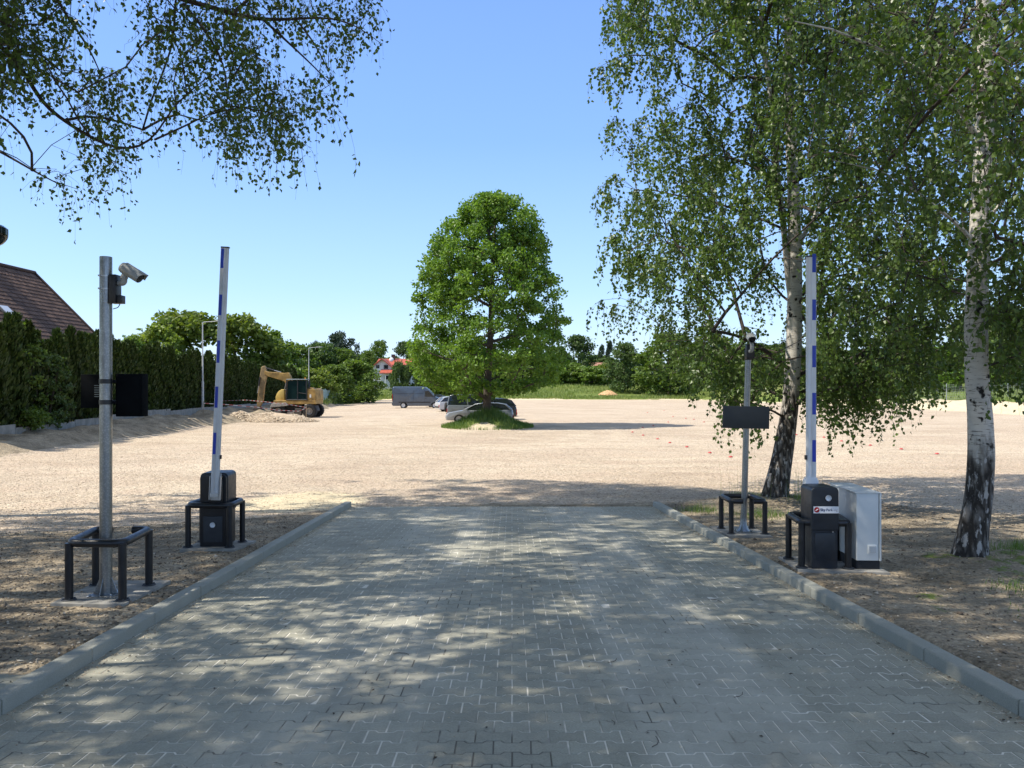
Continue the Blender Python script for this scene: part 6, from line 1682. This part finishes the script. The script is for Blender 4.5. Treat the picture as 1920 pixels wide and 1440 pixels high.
def white_house():
    D = 175.0
    def X(px): return (px-960)/1440*D
    def Z(py): return CZ+(720-py)/1440*D
    g = gz1(X(735), D); b = Vector((X(735), D, g))
    t = thing('white_house', b, 'white house with bright red tiled roof far behind the meadow', 'house')
    wall = plain('white_render', (.72, .70, .67), .9, 0, .06, 1); red = plain('red_tile', (.40, .085, .05), .7, 0, .25, 2.5)
    def lx(px): return X(px)-b.x
    def lz(py): return Z(py)-g
    def roofslab(name, V, th, par):
        V = [Vector(v) for v in V]; m = MB(); n = len(V); W = V+[v-Vector((0, 0, th)) for v in V]
        m.add(W, [tuple(range(n)), tuple(range(n, 2*n))]+[(i, (i+1) % n, n+(i+1) % n, n+i) for i in range(n)]); return m.build(name, red, par)
    # main block, ridge along the front
    m = MB(); m.prism([(0, -.5), (9, -.5), (9, lz(688)), (4.5, lz(671)-.2), (0, lz(688))], lx(707), lx(768), Matrix.Rotation(R(90), 4, 'Z') @ Matrix.Scale(-1, 4, Vector((0, 1, 0))))
    mw = m.build('wall', wall, t)
    ez, rz_ = lz(684), lz(671.5)
    rf = roofslab('roof', [(lx(704), -.7, ez), (lx(771), -.7, ez), (lx(771), 4.5, rz_), (lx(704), 4.5, rz_)], .2, t)
    roofslab('roof', [(lx(704), 9.7, ez), (lx(771), 9.7, ez), (lx(771), 4.5, rz_), (lx(704), 4.5, rz_)], .2, t)
    # gabled wing toward the viewer
    ax, hw = lx(721), (X(742)-X(721)); za = lz(672.8)
    slope = .82
    zb = za-hw*slope
    m = MB(); m.prism([(ax-hw+.5, -.5), (ax+hw-.5, -.5), (ax+hw-.5, zb+.3), (ax, za-.25), (ax-hw+.5, zb+.3)], -3.2, 2); m.build('gable_wall', wall, t)
    for s in (-1, 1): roofslab('gable_roof', [(ax, -3.9, za), (ax, 4.0, za), (ax+s*hw, 4.0, zb), (ax+s*hw, -3.9, zb)], .22, t)
    def win(px0, py0, px1, py1, y):
        m = MB(); c = ((lx(px0)+lx(px1))/2, y, (lz(py0)+lz(py1))/2); m.box(c, (X(px1)-X(px0), .1, lz(py0)-lz(py1))); w = m.build('window', plain('window_frame_dark', (.03, .022, .02), .5), t)
        m = MB(); m.box((c[0], y-.06, c[2]), ((X(px1)-X(px0))*.42, .03, (lz(py0)-lz(py1))*.8)); m.build('pane', M_GLASS, w)
    win(724, 685, 732, 692, -3.25)
    win(710, 685, 716, 691, -3.25)
    win(725, 705, 736, 711.5, -3.25)
    # canopy over the ground floor
    roofslab('canopy_roof', [(lx(719), -3.2, lz(693)), (lx(742), -3.2, lz(693)), (lx(742), -5.4, lz(699.5)), (lx(719), -5.4, lz(699.5))], .2, t)
    for px in (721, 729.5, 740):
        m = MB(); m.box((lx(px), -5.2, lz(712)/2+.4), (.22, .22, lz(700)-.2)); m.build('pillar', wall, t)
    m = MB(); m.lathe([(0, .12), (.25, .10), (.45, .04), (.5, 0), (.46, .02), (.25, .07), (0, .09)], (lx(735.5), -1.2, lz(674.5)), 20, Matrix.Rotation(R(80), 3, 'X')); m.build('satellite_dish', plain('dish_white', (.75, .75, .74), .4), t)
    m = MB(); m.box((lx(733), 3.5, lz(670.5)), (.8, .8, 1.7)); m.build('chimney', plain('dark_brick', (.06, .04, .035), .9), rf)
white_house()
def orange_roof():
    D = 215.0; x = (1124-960)/1440*D; g = gz1(x, D); b = Vector((x, D, g)); t = thing('distant_house', b, 'low house with dull orange roof behind the bushes right of the lone tree', 'house')
    z1, z0 = CZ+(720-679.5)/1440*D-g, CZ+(720-686)/1440*D-g; w = 2.6
    m = MB(); m.box((0, 2.5, z0/2), (w*2-.3, 4.6, z0)); m.build('wall', plain('far_render', (.5, .46, .4), .9), t)
    m = MB(); m.prism([(-.3, z0-.1), (5.3, z0-.1), (2.5, z1)], -w, w, Matrix.Rotation(R(90), 4, 'Z') @ Matrix.Scale(-1, 4, Vector((0, 1, 0)))); m.build('roof', plain('dull_orange_tile', (.33, .17, .11), .8), t)
orange_roof()
def far_tower():
    D = 300.; x = (1712-960)/1440*D; g = gz1(x, D); t = thing('white_tower', (x, D, g), 'pale grey tower just visible through the birch twigs at the right', 'tower')
    W = plain('pale_tower_render', (.55, .58, .62), .8, 0, .05, 1)
    h = CZ+(720-662)/1440*D-g; h2 = CZ+(720-632)/1440*D-g
    m = MB(); m.prism([(-1.6, -.5), (1.6, -.5), (1.6, h), (-1.6, h)], -1.6, 1.6); m.build('shaft', W, t, .05)
    m = MB(); m.lathe([(1.75, h), (1.75, h+.4), (.9, h+2.4), (.55, h+3), (.1, h2)], n=8, sm=False); m.build('spire', plain('tower_roof', (.28, .33, .38), .5, 0, .05, 1), t)
    for z in (.55, .8):
        m = MB(); m.box((0, -1.62, h*z), (.7, .06, 1.4)); m.build('window', M_GLASS, t)
far_tower()
